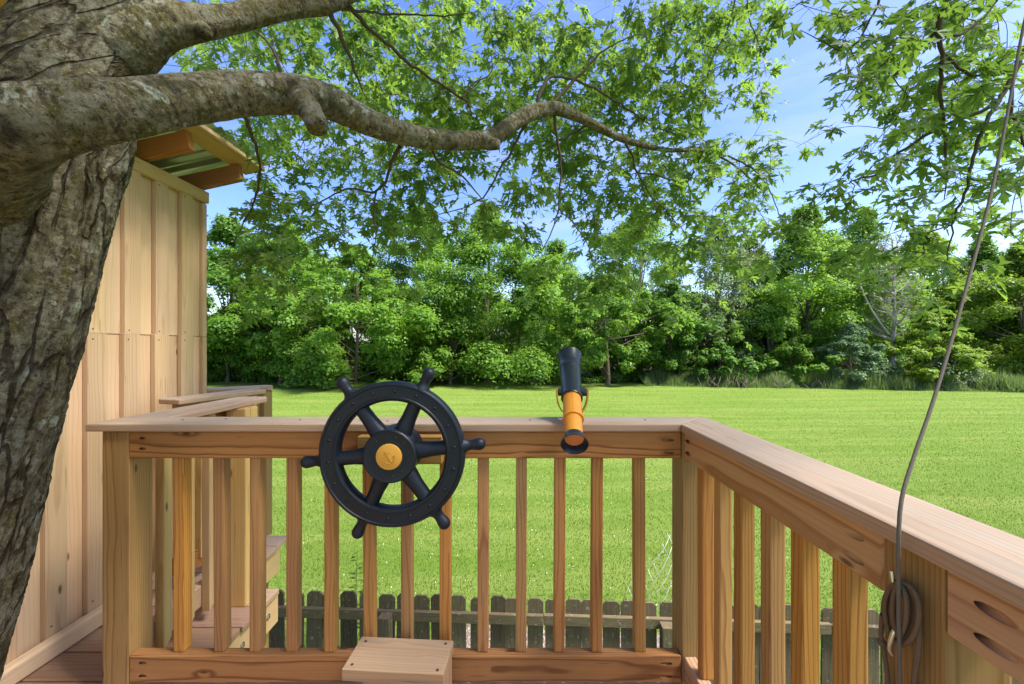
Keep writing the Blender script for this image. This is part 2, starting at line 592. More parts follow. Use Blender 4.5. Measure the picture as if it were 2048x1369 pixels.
def simple_mat(name, c1, c2, scale=20.0, rough=0.6, spec=0.3, bump=0.0, bscale=None, metallic=0.0):
    m = NT(name)
    pos = m.n('ShaderNodeTexCoord').outputs['Object']
    n1 = m.noise(pos, scale, 4, 0.6)
    col = m.mix(n1, c1, c2)
    nrm = m.bump(m.noise(pos, bscale or scale * 6, 3, 0.6), bump, 0.002) if bump else None
    if 'plastic' in name:
        sc_ = m.noise(m.mapping(pos, (1, 1, 1), (2.2, 4.1, 0.7)), 14.0, 6, 0.75)
        dust = m.ramp(sc_, [(0.54, 0.0), (0.70, 0.10)])
        col = m.mix(dust, col, tuple(min(0.6, c * 1.6 + 0.02) for c in c2))
        rough = m.math('ADD', m.math('MULTIPLY', sc_, 0.5), rough - 0.22)
    return m.done(m.bsdf(col, rough, nrm, spec, metallic).outputs[0])


M_TWIG = simple_mat('twig_bark', (0.05, 0.038, 0.026), (0.10, 0.08, 0.055), 60, 0.9, 0.1)
M_FARBARK = simple_mat('far_bark', (0.075, 0.06, 0.045), (0.15, 0.12, 0.09), 6, 0.95, 0.05)
M_DEADBARK = simple_mat('grey_dead_bark', (0.26, 0.23, 0.20), (0.38, 0.35, 0.31), 4, 0.95, 0.05)
M_BLACK = simple_mat('black_plastic', (0.0045, 0.0075, 0.014), (0.0075, 0.012, 0.021), 40, 0.40, 0.35, 0.25, 420)
M_BLACKS = simple_mat('scope_black_plastic', (0.012, 0.016, 0.022), (0.016, 0.021, 0.028), 40, 0.30, 0.5)
M_YELLOW = simple_mat('yellow_plastic', (0.60, 0.29, 0.035), (0.66, 0.33, 0.045), 30, 0.42, 0.35)
M_ANCHOR = simple_mat('anchor_relief', (0.50, 0.23, 0.03), (0.52, 0.25, 0.035), 30, 0.5, 0.3)
M_ORANGE = simple_mat('orange_plastic', (0.72, 0.265, 0.02), (0.78, 0.30, 0.03), 14, 0.35, 0.4)
M_LENS = simple_mat('orange_inside', (0.75, 0.22, 0.06), (0.80, 0.26, 0.08), 30, 0.25, 0.5)
M_STEEL = simple_mat('bright_steel', (0.62, 0.62, 0.62), (0.72, 0.72, 0.72), 30, 0.25, 0.5, metallic=1.0)
M_ROPE = simple_mat('brown_cord', (0.13, 0.082, 0.05), (0.20, 0.135, 0.085), 300, 0.85, 0.15, 0.4, 900)
M_CABLE = simple_mat('grey_brown_cord', (0.12, 0.098, 0.075), (0.18, 0.15, 0.118), 300, 0.8, 0.2)
M_SCREW = simple_mat('dark_screw', (0.03, 0.03, 0.028), (0.06, 0.055, 0.05), 100, 0.6, 0.3)
M_METALROOF = simple_mat('galvanised_sheet', (0.50, 0.51, 0.50), (0.62, 0.63, 0.61), 12, 0.32, 0.5, metallic=0.9)
M_WIRE = simple_mat('galvanised_wire', (0.42, 0.43, 0.42), (0.52, 0.53, 0.52), 40, 0.45, 0.5, metallic=0.5)
M_BLUE = simple_mat('blue_canvas', (0.06, 0.10, 0.26), (0.08, 0.13, 0.32), 20, 0.8, 0.2)
M_DRY = simple_mat('dry_stems', (0.24, 0.19, 0.13), (0.32, 0.27, 0.20), 8, 0.9, 0.1)


def leaf_mat(name, c_a, c_b, trans=0.45, tcol=None, rough=0.5, spec=0.25, objvar=0.0):
    m = NT(name)
    at = m.n('ShaderNodeAttribute', _attribute_name='tint').outputs['Fac']
    if objvar:
        oi = m.n('ShaderNodeObjectInfo').outputs['Random']
        at = m.math('ADD', m.math('MULTIPLY', at, 1.0 - objvar), m.math('MULTIPLY', oi, objvar))
    col = m.mix(at, c_a, c_b)
    tc_ = m.mix(at, tuple(tcol), tuple(c * 1.25 for c in tcol)) if tcol else col
    b = m.bsdf(col, rough, None, spec)
    tr = m.n('ShaderNodeBsdfTranslucent')
    m.l(tc_, tr.inputs['Color'])
    mx = m.n('ShaderNodeMixShader', Fac=trans)
    m.l(b.outputs[0], mx.inputs[1])
    m.l(tr.outputs[0], mx.inputs[2])
    return m.done(mx.outputs[0])


M_MAPLE = leaf_mat('maple_leaf', (0.060, 0.122, 0.024), (0.100, 0.180, 0.036), 0.52, (0.21, 0.35, 0.045), objvar=0.0)
FOL = {
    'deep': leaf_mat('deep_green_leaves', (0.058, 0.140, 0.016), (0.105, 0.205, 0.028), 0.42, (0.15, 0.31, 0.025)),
    'mid': leaf_mat('mid_green_leaves', (0.080, 0.175, 0.018), (0.150, 0.265, 0.034), 0.45, (0.22, 0.40, 0.03)),
    'lime': leaf_mat('lime_leaves', (0.115, 0.20, 0.016), (0.20, 0.29, 0.03), 0.45, (0.26, 0.40, 0.025)),
    'silver': leaf_mat('silver_leaves', (0.11, 0.17, 0.06), (0.20, 0.26, 0.12), 0.35, (0.17, 0.26, 0.07)),
    'blue': leaf_mat('blue_green_leaves', (0.075, 0.140, 0.055), (0.125, 0.20, 0.085), 0.38, (0.13, 0.24, 0.08)),
    'olive': leaf_mat('olive_leaves', (0.09, 0.12, 0.035), (0.16, 0.19, 0.07), 0.35, (0.16, 0.22, 0.04)),
}
M_GRASS = leaf_mat('grass_blades', (0.052, 0.110, 0.011), (0.112, 0.182, 0.025), 0.35, (0.132, 0.228, 0.016), 0.55, 0.2)
M_WEED = leaf_mat('weed_blades', (0.085, 0.15, 0.04), (0.19, 0.24, 0.09), 0.4, (0.18, 0.27, 0.06))
M_FLOWER = simple_mat('white_petals', (0.62, 0.66, 0.50), (0.75, 0.76, 0.66), 5, 0.8, 0.1)


def lawn_mat():
    m = NT('lawn_turf')
    pos = m.n('ShaderNodeNewGeometry').outputs['Position']
    n1 = m.noise(pos, 0.35, 5, 0.6)
    n2 = m.noise(pos, 6.0, 5, 0.7)
    n3 = m.noise(pos, 55.0, 4, 0.75)
    # mowing passes run along x, a bit uneven
    sep = m.n('ShaderNodeSeparateXYZ')
    m.l(pos, sep.inputs[0])
    wob = m.noise(m.mapping(pos, (0.08, 0.9, 1)), 1.0, 3, 0.6)
    yy = m.math('ADD', sep.outputs[1], m.math('MULTIPLY', wob, 1.4))
    st1 = m.noise(m.mapping(pos, (0.10, 1.3, 1)), 1.0, 3, 0.6, 0.3)
    stripe = m.ramp(st1, [(0.42, 0.0), (0.60, 1.0)])
    col = m.mix(n2, (0.054, 0.112, 0.010), (0.106, 0.174, 0.020))
    col = m.mix(m.math('MULTIPLY', n3, 0.8), col, (0.14, 0.22, 0.032))
    col = m.mix(m.ramp(n1, [(0.4, 0.0), (0.7, 0.45)]), col, (0.145, 0.19, 0.04))
    col = m.mix(m.math('MULTIPLY', stripe, 0.45), col, (0.20, 0.25, 0.06))
    h = m.math('ADD', n3, m.math('MULTIPLY', n2, 0.6))
    return m.done(m.bsdf(col, 0.85, m.bump(h, 0.8, 0.05), 0.1).outputs[0])


def gravel_mat():
    m = NT('pinkish_gravel')
    pos = m.n('ShaderNodeNewGeometry').outputs['Position']
    v = m.n('ShaderNodeTexVoronoi', Scale=42.0)
    m.l(pos, v.inputs['Vector'])
    s = m.n('ShaderNodeSeparateColor')
    m.l(v.outputs['Color'], s.inputs[0])
    col = m.mix(s.outputs[0], (0.13, 0.095, 0.075), (0.27, 0.215, 0.18))
    return m.done(m.bsdf(col, 0.9, m.bump(v.outputs['Distance'], 0.9, 0.02), 0.2).outputs[0])


# ---------------------------------------------------------------- ground
me = np_mesh('lawn', [(-1500, -1500, 0), (1500, -1500, 0), (1500, 1500, 0), (-1500, 1500, 0)], [(0, 1, 2, 3)])
lawn = obj('lawn', me, lawn_mat())
lawn['kind'] = 'structure'
lawn['label'] = 'wide mown green lawn stretching to the tree line'
me = np_mesh('gravel_path', [(-0.9, 3.3, 0.006), (2.6, 3.15, 0.006), (2.6, 4.75, 0.006), (-0.9, 5.0, 0.006)], [(0, 1, 2, 3)])
gp = obj('gravel_path', me, gravel_mat())
gp['kind'] = 'structure'
gp['label'] = 'pinkish gravel strip behind the picket fence'


def blades(name, xs, ys, h, w, lean, mat, z0=0.0, tint=None):
    n = len(xs)
    th = RNG.uniform(0, 2 * np.pi, n)
    ld = RNG.uniform(0, 2 * np.pi, n)
    la = np.abs(RNG.normal(0, lean, n))
    base = np.stack([xs, ys, np.full(n, z0)], 1)
    side = np.stack([np.cos(th), np.sin(th), np.zeros(n)], 1) * (w / 2)[:, None]
    tip = base + np.stack([np.cos(ld) * np.sin(la), np.sin(ld) * np.sin(la), np.cos(la)], 1) * h[:, None]
    V = np.empty((n, 3, 3), np.float32)
    V[:, 0] = base - side
    V[:, 1] = base + side
    V[:, 2] = tip
    me = np_mesh(name, V.reshape(-1, 3), np.arange(3 * n).reshape(-1, 3))
    t = RNG.uniform(0, 1, n) if tint is None else tint
    set_attr(me, 'tint', np.repeat(t, 3))
    return obj(name, me, mat)


n = 330000
ys = 3.4 * np.exp(RNG.uniform(0, 1, n) * math.log(31 / 3.4))
xs = RNG.uniform(-1.35, 1.35, n) * (ys + 0.6)
keep = ~((xs > -0.9) & (xs < 2.6) & (ys < 4.85))
xs, ys = xs[keep], ys[keep]
n = len(xs)
hh = RNG.uniform(0.020, 0.052, n)
g = blades('grass', xs, ys, hh, 0.0075 * np.sqrt(ys / 4.0), 0.75, M_GRASS,
           tint=np.clip(RNG.normal(0.5, 0.25, n) + 0.14 * np.sin(ys * 2.3 + 1.1 * np.sin(xs * .31) + 2 * np.sin(ys * .6)) + 0.16 * np.sin(xs * 1.7 + 2 * np.sin(ys * .8)) * np.sin(ys * 1.3 + np.sin(xs * .9)), 0, 1))
tag(g, 'short mown grass blades covering the lawn', 'grass', kind='stuff')
# white clover heads in the near lawn
n = 260
ys = RNG.uniform(4.2, 10.5, n)
xs = RNG.normal(0, 0.45, n) * ys
V, Fc = [], []
for x, y in zip(xs, ys):
    r = random.uniform(0.007, 0.011)
    z = random.uniform(0.03, 0.06)
    b = len(V)
    V += [(x - r, y, z), (x, y - r, z), (x + r, y, z), (x, y + r, z), (x, y, z + r), (x, y, z - r)]
    Fc += [(b, b + 1, b + 4), (b + 1, b + 2, b + 4), (b + 2, b + 3, b + 4), (b + 3, b, b + 4), (b + 1, b, b + 5), (b + 2, b + 1, b + 5), (b + 3, b + 2, b + 5), (b, b + 3, b + 5)]
g = obj('clover_flowers', np_mesh('clover_flowers', V, Fc), M_FLOWER)
tag(g, 'tiny white clover heads dotted through the near lawn', 'clover', kind='stuff')

# ---------------------------------------------------------------- deck
Z = lambda h: CAMZ + h                     # height relative to the eye
DECK = Z(-1.171)
deck = thing('deck', 'raised wooden deck floor of dark planks beside the playhouse wall', 'deck', (-1.4, 1.0, DECK))
y = -0.9
k = 0
while y < 1.36:
    timber('plank', (-1.735 + 0.003 * (k % 3), y + 0.066, DECK - 0.0125), (0.66, y + 0.066, DECK - 0.0125 + random.uniform(-.001, .001)), 0.1315, 0.025, (0, 0, 1), M_DECK, deck, 0.004, 2)
    y += 0.137
    k += 1
y1 = y
for i in range(8):
    xe = -1.13 if y < 1.93 else (-1.30 if y < 2.05 else -1.38)
    xe += random.uniform(-0.008, 0.008)
    timber('plank', (-1.735, y + 0.066, DECK - 0.0125), (xe, y + 0.066, DECK - 0.0125 + random.uniform(-.001, .001)), 0.1315, 0.025, (0, 0, 1),
           M_DECK if i < 3 else M_DECKPALE, deck, 0.004, 2)
    y += 0.137
timber('rim_joist', (-1.165, 1.40, DECK - 0.027 - 0.07), (-1.165, 1.985, DECK - 0.027 - 0.07), 0.038, 0.14, (0, 0, 1), M_PURLIN, deck)
timber('rim_joist', (-1.41, 1.99, DECK - 0.027 - 0.07), (-1.41, 2.43, DECK - 0.027 - 0.07), 0.038, 0.14, (0, 0, 1), M_PURLIN, deck)
timber('rim_joist', (-1.28, 1.415, DECK - 0.027 - 0.09), (0.66, 1.415, DECK - 0.027 - 0.09), 0.038, 0.18, (0, 1, 0), M_RAIL, deck)
for x, yy in ((-1.235, 1.93), (-1.235, 1.47), (0.58, 1.36), (-1.5, 2.38)):
    timber('support_post', (x, yy, 0.0), (x, yy, DECK - 0.03), 0.089, 0.089, (0, 1, 0), M_POST, deck)
for yy in (1.55, 1.72, 1.9):
    lathe('bolt', [(0.0, 0.006), (0.007, 0.005), (0.008, 0.0), (0.014, 0.0), (0.014, -0.004)], 10, M_STEEL, deck,
          Matrix.Translation((-1.142, yy, DECK - 0.09)) @ Matrix.Rotation(math.radians(90), 4, 'Y'))

# ---------------------------------------------------------------- railing helpers


def cut_pockets(o, spots):
    """pocket holes: tilted round cutters taken out of a timber, spots in local coordinates (x, z sign, dir)"""
    for (pos, d, r) in spots:
        bm = bmesh.new()
        bmesh.ops.create_cone(bm, cap_ends=True, segments=14, radius1=r, radius2=r, depth=0.14)
        me = bpy.data.meshes.new('cutter')
        bm.to_mesh(me)
        bm.free()
        c = bpy.data.objects.new('cutter', me)
        C.objects.link(c)
        q = Vector(d).normalized().to_track_quat('Z', 'Y')
        c.matrix_basis = W[o.name] @ (Matrix.Translation(Vector(pos)) @ q.to_matrix().to_4x4())
        md = o.modifiers.new('cut', 'BOOLEAN')
        md.operation = 'DIFFERENCE'
        md.solver = 'EXACT'
        md.object = c
    bpy.context.view_layer.update()
    dg = bpy.context.evaluated_depsgraph_get()
    me = bpy.data.meshes.new_from_object(o.evaluated_get(dg))
    o.modifiers.clear()
    o.data = me
    for c in [c for c in C.objects if c.name.startswith('cutter')]:
        bpy.data.objects.remove(c, do_unlink=True)


def screws(parent, pts, nrm, r=0.004):
    q = Vector(nrm).to_track_quat('Z', 'Y').to_matrix().to_4x4()
    for p in pts:
        lathe('screw', [(0.0, 0.0006), (r * .5, 0.0006), (r, 0.0012), (r * 1.15, 0.0004), (r * 1.15, -0.003)], 8, M_SCREW, parent, Matrix.Translation(Vector(p)) @ q)


CAPT, CAPB = Z(-0.257), Z(-0.282)
FY = 1.338                      # front face of the front rail
UP_T, UP_B = Z(-0.2835), Z(-0.371)
LO_T, LO_B = Z(-1.015), Z(-1.104)

# ---- front railing
fr = thing('front_railing', 'wooden deck railing facing the lawn, behind the toy ship wheel', 'railing', (-0.35, FY, DECK), 'deck railings')
prism('cap_board', [(-1.392, 1.327), (0.5355, 1.327), (0.6745, 1.466), (-1.392, 1.466)], CAPB, CAPT, (1, 0, 0), M_CAP, fr)
PXL = -1.2597
tr = timber('top_rail', (PXL, FY + 0.019, (UP_T + UP_B) / 2), (0.543, FY + 0.019, (UP_T + UP_B) / 2), 0.0875, 0.038, (0, -1, 0), M_RAIL, fr)
L = 0.543 - PXL
# local axes: x along, z toward camera (-Y), y = z cross x -> vertical
sg = 1 if (W[tr.name].to_3x3() @ Vector((0, 1, 0))).z > 0 else -1
cut_pockets(tr, [((L - 0.045, sg * 0.016, 0.019), (1, 0, -0.27), 0.0055), ((L - 0.045, sg * -0.026, 0.019), (1, 0, -0.27), 0.0055),
                 ((0.045, sg * 0.022, 0.019), (-1, 0, -0.5), 0.005), ((0.045, sg * -0.012, 0.019), (-1, 0, -0.5), 0.005)])
br = timber('bottom_rail', (PXL, FY + 0.019, (LO_T + LO_B) / 2), (0.543, FY + 0.019, (LO_T + LO_B) / 2), 0.089, 0.038, (0, -1, 0), M_RAIL, fr)
cut_pockets(br, [((L - 0.05, sg * 0.018, 0.019), (1, 0, -0.27), 0.0055), ((L - 0.05, sg * -0.024, 0.019), (1, 0, -0.27), 0.0055),
                 ((0.045, sg * 0.020, 0.019), (-1, 0, -0.5), 0.006), ((0.045, sg * -0.022, 0.019), (-1, 0, -0.5), 0.006)])
BALX = [345, 425, 499, 572, 648, 724, 801, 879, 955, 1032, 1110, 1185, 1269]
for px in BALX:
    x = (px - VX) * (FY + 0.014) / F + 0.018
    dx = random.uniform(-.004, .004)
    timber('baluster', (x + dx, FY + 0.032, LO_T + 0.0005), (x, FY + 0.032, UP_B - 0.0005), 0.036, 0.036, (0, -1, 0), M_BAL, fr, 0.004, 2)
timber('corner_post', (PXL - 0.0445, FY + 0.0445, DECK), (PXL - 0.0445, FY + 0.0445, CAPB - 0.0005), 0.089, 0.089, (0, -1, 0), M_POST, fr, 0.006, 2)
# backing block behind the wheel
timber('mounting_block', ((714 - VX) * 1.30 / F, FY - 0.0195, Z(-0.335)), ((884 - VX) * 1.30 / F, FY - 0.0195, Z(-0.335)), 0.089, 0.037, (0, -1, 0), M_POST, fr)
screws(fr, [D(775, 838, 1.38), D(1060, 840, 1.40), D(1290, 838, 1.40), D(365, 838, 1.40), D(600, 842, 1.40), D(452, 836, 1.42)], (0, 0, 1))
for o in [o for o in C.objects if o.name.startswith('screw')]:
    M = W[o.name]
    M.translation.z = CAPT
    o.matrix_basis = W[fr.name].inverted() @ M

# ---- side railing (runs back toward the camera)
RX = 0.5515
sr = thing('side_railing', 'wooden deck railing running toward the viewer, with a cord coiled on its post', 'railing', (0.6, 0.6, DECK), 'deck railings')
prism('cap_board', [(0.537, 1.3255), (0.537, -0.55), (0.677, -0.55), (0.677, 1.4655)], CAPB, CAPT, (0, 1, 0), M_CAP, sr)
xc = RX + 0.019


def side_rail(y0, y1, z, pk):
    o = timber('top_rail' if z > DECK + .5 else 'bottom_rail', (xc, y0, z), (xc, y1, z), 0.0875, 0.038, (-1, 0, 0), M_RAILP, sr)
    if pk:
        s2 = 1 if (W[o.name].to_3x3() @ Vector((0, 1, 0))).z > 0 else -1
        LL = y0 - y1
        sp = []
        for e in pk:
            for zz in (0.018, -0.020):
                if e == 'far':
                    sp.append(((0.030, s2 * zz, 0.019), (-1, 0, -0.35), 0.0065))
                elif e == 'near':
                    sp.append(((LL - 0.055, s2 * zz, 0.019), (1, 0, -0.30), 0.0066))
                else:
                    sp.append(((0.055, s2 * zz, 0.019), (-1, 0, -0.30), 0.0066))
        cut_pockets(o, sp)
    return o


M_RAILP = wood('side_rail_wood', (0.58, 0.355, 0.185), (0.33, 0.145, 0.055), vary=0.05, ring=30, rstr=0.75)
zm = (UP_T + UP_B) / 2
side_rail(1.337, 0.6155, zm, ('far', 'near'))
side_rail(0.5255, -0.5, zm, ('start',))
zl = (LO_T + LO_B) / 2
side_rail(1.337, 0.6155, zl, ())
side_rail(0.5255, -0.5, zl, ())
timber('corner_post', (0.5895, FY + 0.0445, DECK), (0.5895, FY + 0.0445, CAPB - 0.0005), 0.0885, 0.0885, (0, -1, 0), M_POST, sr, 0.005, 2)
timber('post', (RX + 0.0445, 0.5705, DECK), (RX + 0.0445, 0.5705, CAPB - 0.0005), 0.089, 0.089, (0, -1, 0), M_POST, sr, 0.006, 2)
for yb in (1.277, 1.171, 1.066, 0.949, 0.845, 0.7345, 0.43, 0.325, 0.22, 0.11, 0.0):
    timber('baluster', (0.567 + 0.018, yb - 0.018 + random.uniform(-.003, .003), LO_T + 0.0005), (0.567 + 0.018, yb - 0.018, UP_B - 0.0005), 0.036, 0.036, (0, -1, 0), M_BAL, sr, 0.004, 2)

# ---- return railing along the passage
rr = thing('return_railing', 'short wooden railing leading off the deck corner toward the steps', 'railing', (-1.3, 1.7, DECK), 'deck railings')


def rounded_cap(parent, a, b, w, t, top):
    a, b = Vector((a[0], a[1], 0)), Vector((b[0], b[1], 0))
    d = (b - a).normalized()
    nn = Vector((-d.y, d.x, 0)) * (w / 2)
    r = 0.035
    pts = [a + nn, a - nn]
    for i in range(5):
        an = -math.pi / 2 + math.pi / 2 * i / 4
        pts.append(b - nn - d * r + Vector((0, 0, 0)) + (nn.normalized() * r) + d * (r * math.cos(an)) + nn.normalized() * (r * math.sin(an)))
    for i in range(5):
        an = math.pi / 2 * i / 4
        pts.append(b + nn - d * r - (nn.normalized() * r) + d * (r * math.cos(an)) + nn.normalized() * (r * math.sin(an)))
    return prism('cap_board', [(p.x, p.y) for p in pts], top - t, top, d, M_CAP, parent, 0.007, 3)


rounded_cap(rr, (-1.325, 1.4685), (-1.305, 2.06), 0.155, 0.026, CAPT - 0.002)
timber('top_rail', (-1.341, 1.43, zm - .003), (-1.341, 1.96, zm - .003), 0.085, 0.038, (-1, 0, 0), M_RAIL, rr)
timber('bottom_rail', (-1.341, 1.43, zl), (-1.341, 1.96, zl), 0.089, 0.038, (-1, 0, 0), M_DECKPALE, rr)


def hung_baluster(parent, x, yb, top, bot, cut=0.035):
    bm = box_bm(0, top - bot, -0.018, 0.018, -0.018, 0.018, 0.0)
    for v in bm.verts:
        if v.co.x < 1e-4 and v.co.z > 0:
            v.co.x += cut
    bmesh.ops.bevel(bm, geom=bm.edges[:], offset=0.003, segments=1, affect='EDGES')
    a = Vector((x, yb, bot))
    return obj('baluster', mesh_from_bm(bm, 'baluster'), M_BALLIT, parent, frame(a, a + Vector((0, 0, 1)), Vector((0, 1, 0))))


for yb in (1.52, 1.63, 1.745):
    hung_baluster(rr, -1.303, yb, CAPB - 0.004, Z(-1.125))
timber('post', (-1.245, 1.872, DECK), (-1.245, 1.872, CAPB - 0.004), 0.088, 0.088, (0, -1, 0), M_BALLIT, rr, 0.006, 2)

# ---- two short stair rails beyond
for (lab, a, b, top, yb) in (
        ('weathered cap rail over the steps, second behind the deck corner', (-1.64, 1.94), (-1.505, 2.42), Z(-0.2575), (2.05, 2.2, 2.33)),
        ('short weathered cap rail tucked against the playhouse corner, farthest of the step rails', (-1.87, 2.42), (-1.56, 2.64), Z(-0.262), (2.5, 2.57))):
    st = thing('stair_railing', lab, 'railing', (a[0], a[1], DECK), 'stair railings')
    rounded_cap(st, a, b, 0.135, 0.026, top)
    d = (Vector(b) - Vector(a)).normalized()
    a3 = Vector((a[0] + .03, a[1], top - 0.07))
    b3 = Vector((b[0] - .02, b[1] - .1, top - 0.07))
    timber('top_rail', a3, b3, 0.085, 0.038, (1, 0, 0), M_RAIL, st)
    timber('bottom_rail', a3 - Vector((0, 0, 0.73)), b3 - Vector((0, 0, 0.73)), 0.089, 0.038, (1, 0, 0), M_RAIL, st)
    for q in yb:
        t = (q - a[1]) / (b[1] - a[1])
        x = a[0] + (b[0] - a[0]) * t + 0.035
        timber('baluster', (x, q, top - 0.80), (x, q, top - 0.03), 0.036, 0.036, (0, -1, 0), M_BALLIT, st, 0.004, 2)
    timber('post', (b[0] - .03, b[1] - 0.07, DECK - (0.03 if b[1] > 2.5 else 0)), (b[0] - .03, b[1] - 0.07, top - 0.028), 0.088, 0.088, (0, -1, 0), M_POST, st, 0.006, 2)

# ---------------------------------------------------------------- playhouse
ph = thing('playhouse', 'pale board and batten wooden playhouse with a metal roof, behind the maple trunk', 'playhouse', (-2.4, 1.0, DECK))
WX, WY1, WY0 = -1.78, 2.343, -0.6
WT, WTB = Z(0.87), Z(0.80)
core = box_bm(-3.4, WX - 0.022, WY0, WY1 - 0.02, DECK - 0.05, Z(0.86), 0.0)
obj('wall', mesh_from_bm(core, 'wall'), M_PALE, ph)
SEAM = Z(0.047)
per = 0.157
yb = WY1
i = 0
while yb > WY0:
    # a recessed board and a batten proud of it, each course a piece of its own
    for (z0, z1) in ((DECK + 0.004, SEAM - 0.0012), (SEAM + 0.0012, WTB + 0.012)):
        off = random.uniform(-0.0015, 0.0015)
        timber('siding_board', (WX - 0.0095 + off, yb - per / 2, z0), (WX - 0.0095 + off, yb - per / 2, z1 - 0.001), per - 0.003, 0.019, (1, 0, 0), M_PALE, ph, 0.0015)
        w = random.uniform(0.074, 0.082)
        yc = yb - per + 0.012 + random.uniform(-.003, .003)
        timber('batten', (WX + 0.0125 + off, yc, z0), (WX + 0.0125 + off, yc, z1 + 0.006), w, 0.023, (1, 0, 0), M_BATTEN, ph, 0.002)
        if yb > 0.9:
            for zz in (z0 + 0.018 if z0 > DECK + .5 else z0 + 0.10, z1 - 0.022):
                lathe('nail', [(0.0, 0.0008), (0.0030, 0.0008), (0.0036, 0.0), (0.0036, -0.003)], 8, M_SCREW, ph,
                      Matrix.Translation((WX + 0.0241 + off, yc - w * 0.25, zz)) @ Matrix.Rotation(math.radians(90), 4, 'Y'))
    yb -= per
    i += 1
timber('corner_batten', (WX + 0.0105, WY1 - 0.016, DECK + 0.004), (WX + 0.0105, WY1 - 0.016, SEAM - .001), 0.032, 0.019, (1, 0, 0), M_BATTEN, ph, 0.002)
timber('corner_batten', (WX + 0.0105, WY1 - 0.016, SEAM + .001), (WX + 0.0105, WY1 - 0.016, WTB), 0.032, 0.019, (1, 0, 0), M_BATTEN, ph, 0.002)
timber('top_trim', (WX + 0.016, WY0, (WT + WTB + 0.005) / 2), (WX + 0.016, WY1 + 0.004, (WT + WTB + 0.005) / 2), WT - WTB - 0.006, 0.03, (1, 0, 0), M_PURLIN, ph, 0.003)
timber('base_trim', (WX + 0.044, WY0, DECK + 0.036), (WX + 0.044, WY1 - 0.0, DECK + 0.036), 0.070, 0.044, (1, 0, 0), M_PALE, ph, 0.013, 3)
SL = math.tan(math.radians(12.5))
RE = -1.553


def roofz(x, h=0.0):
    return Z(0.932) + (x - RE) * SL + h


yy = 2.325
while yy > WY0:
    timber('rafter', (-3.3, yy, roofz(-3.3, 0.045)), (RE, yy, roofz(RE, 0.045)), 0.038, 0.09, (0, 0, 1), M_RAFTER, ph, 0.004, 2)
    yy -= 0.362
for xp in (-1.565, -2.1, -2.7):
    timber('purlin', (xp, WY0, roofz(xp, 0.105)), (xp, 2.45, roofz(xp, 0.105)), 0.10, 0.022, (-SL, 0, 1), M_PURLIN, ph, 0.002)
timber('fascia', (-1.503, WY0, roofz(-1.503, 0.105)), (-1.503, 2.452, roofz(-1.503, 0.105)), 0.018, 0.028, (-SL, 0, 1), M_PALE, ph, 0.002)
# corrugated sheet, ribs run up the slope
nY = 400
Yc = np.linspace(WY0, 2.475, nY)
prof = 0.131 + 0.010 + 0.0095 * np.sin(Yc * 2 * np.pi / 0.076)
V, Fc = [], []
for s, xx in ((0, -3.45), (1, -1.482)):
    for j in range(nY):
        V.append((xx, Yc[j], roofz(xx, prof[j])))
for s, xx in ((0, -3.45), (1, -1.482)):
    for j in range(nY):
        V.append((xx, Yc[j], roofz(xx, prof[j] + 0.0025)))
for j in range(nY - 1):
    Fc += [(j, nY + j, nY + j + 1, j + 1), (2 * nY + j, 2 * nY + j + 1, 3 * nY + j + 1, 3 * nY + j), (nY + j, 3 * nY + j, 3 * nY + j + 1, nY + j + 1)]
obj('roof', np_mesh('roof', V, Fc, True), M_METALROOF, ph)

# ---------------------------------------------------------------- picket fence
fa, fb = Vector((-7.0, 3.975, 0)), Vector((7.5, 3.25, 0))
fd = (fb - fa).normalized()
fn = Vector((fd.y, -fd.x, 0))          # toward the viewer
fe = thing('picket_fence', 'low dark weathered picket fence with mossy rail, below the deck', 'fence', (0, 3.6, 0))
s = 0.0
FT = Z(-2.235)
while s < (fb - fa).length:
    p = fa + fd * s
    w = 0.142 + random.uniform(-.007, .006)
    top = FT + random.uniform(-0.012, 0.012)
    bm = bmesh.new()
    c = 0.030
    pts = [(0.03, -w / 2), (0.03, w / 2), (top - c, w / 2), (top, w / 2 - c), (top, -w / 2 + c), (top - c, -w / 2)]
    lo = [bm.verts.new((a, b, -0.009)) for a, b in pts]
    hi = [bm.verts.new((a, b, 0.009)) for a, b in pts]
    bm.faces.new(lo[::-1])
    bm.faces.new(hi)
    for i in range(6):
        bm.faces.new((lo[i], lo[(i + 1) % 6], hi[(i + 1) % 6], hi[i]))
    tilt = random.uniform(-0.02, 0.02)
    M = frame(Vector((p.x, p.y, 0)), Vector((p.x, p.y, 0)) + Vector((0, 0, 1)) + fd * tilt, fn)
    obj('picket', mesh_from_bm(bm, 'picket'), M_FENCE, fe, M)
    s += 0.167
RLZ = FT - 0.165
s = 0.0
FL = (fb - fa).length
while s < FL - 0.05:
    e = min(s + 2.42, FL)
    a, b = fa + fd * s + fn * 0.030, fa + fd * (e - 0.004) + fn * 0.030
    timber('rail', (a.x, a.y, RLZ + random.uniform(-.006, .006)), (b.x, b.y, RLZ + random.uniform(-.006, .006)), 0.088, 0.038, fn, M_FENCE, fe, 0.004)
    timber('rail', (a.x, a.y, 0.25), (b.x, b.y, 0.25), 0.088, 0.038, fn, M_FENCE, fe, 0.004)
    s = e
px0 = (769 - VX) * 3.55 / F
for k in (-2, -1, 0, 1, 2, 3):
    t = (px0 + k * 2.42 - fa.x) / fd.x
    p = fa + fd * t + fn * (0.051 + 0.048)
    timber('post', (p.x, p.y, 0), (p.x, p.y, FT - 0.13), 0.105, 0.092, fn, M_FENCE, fe, 0.006, 2)

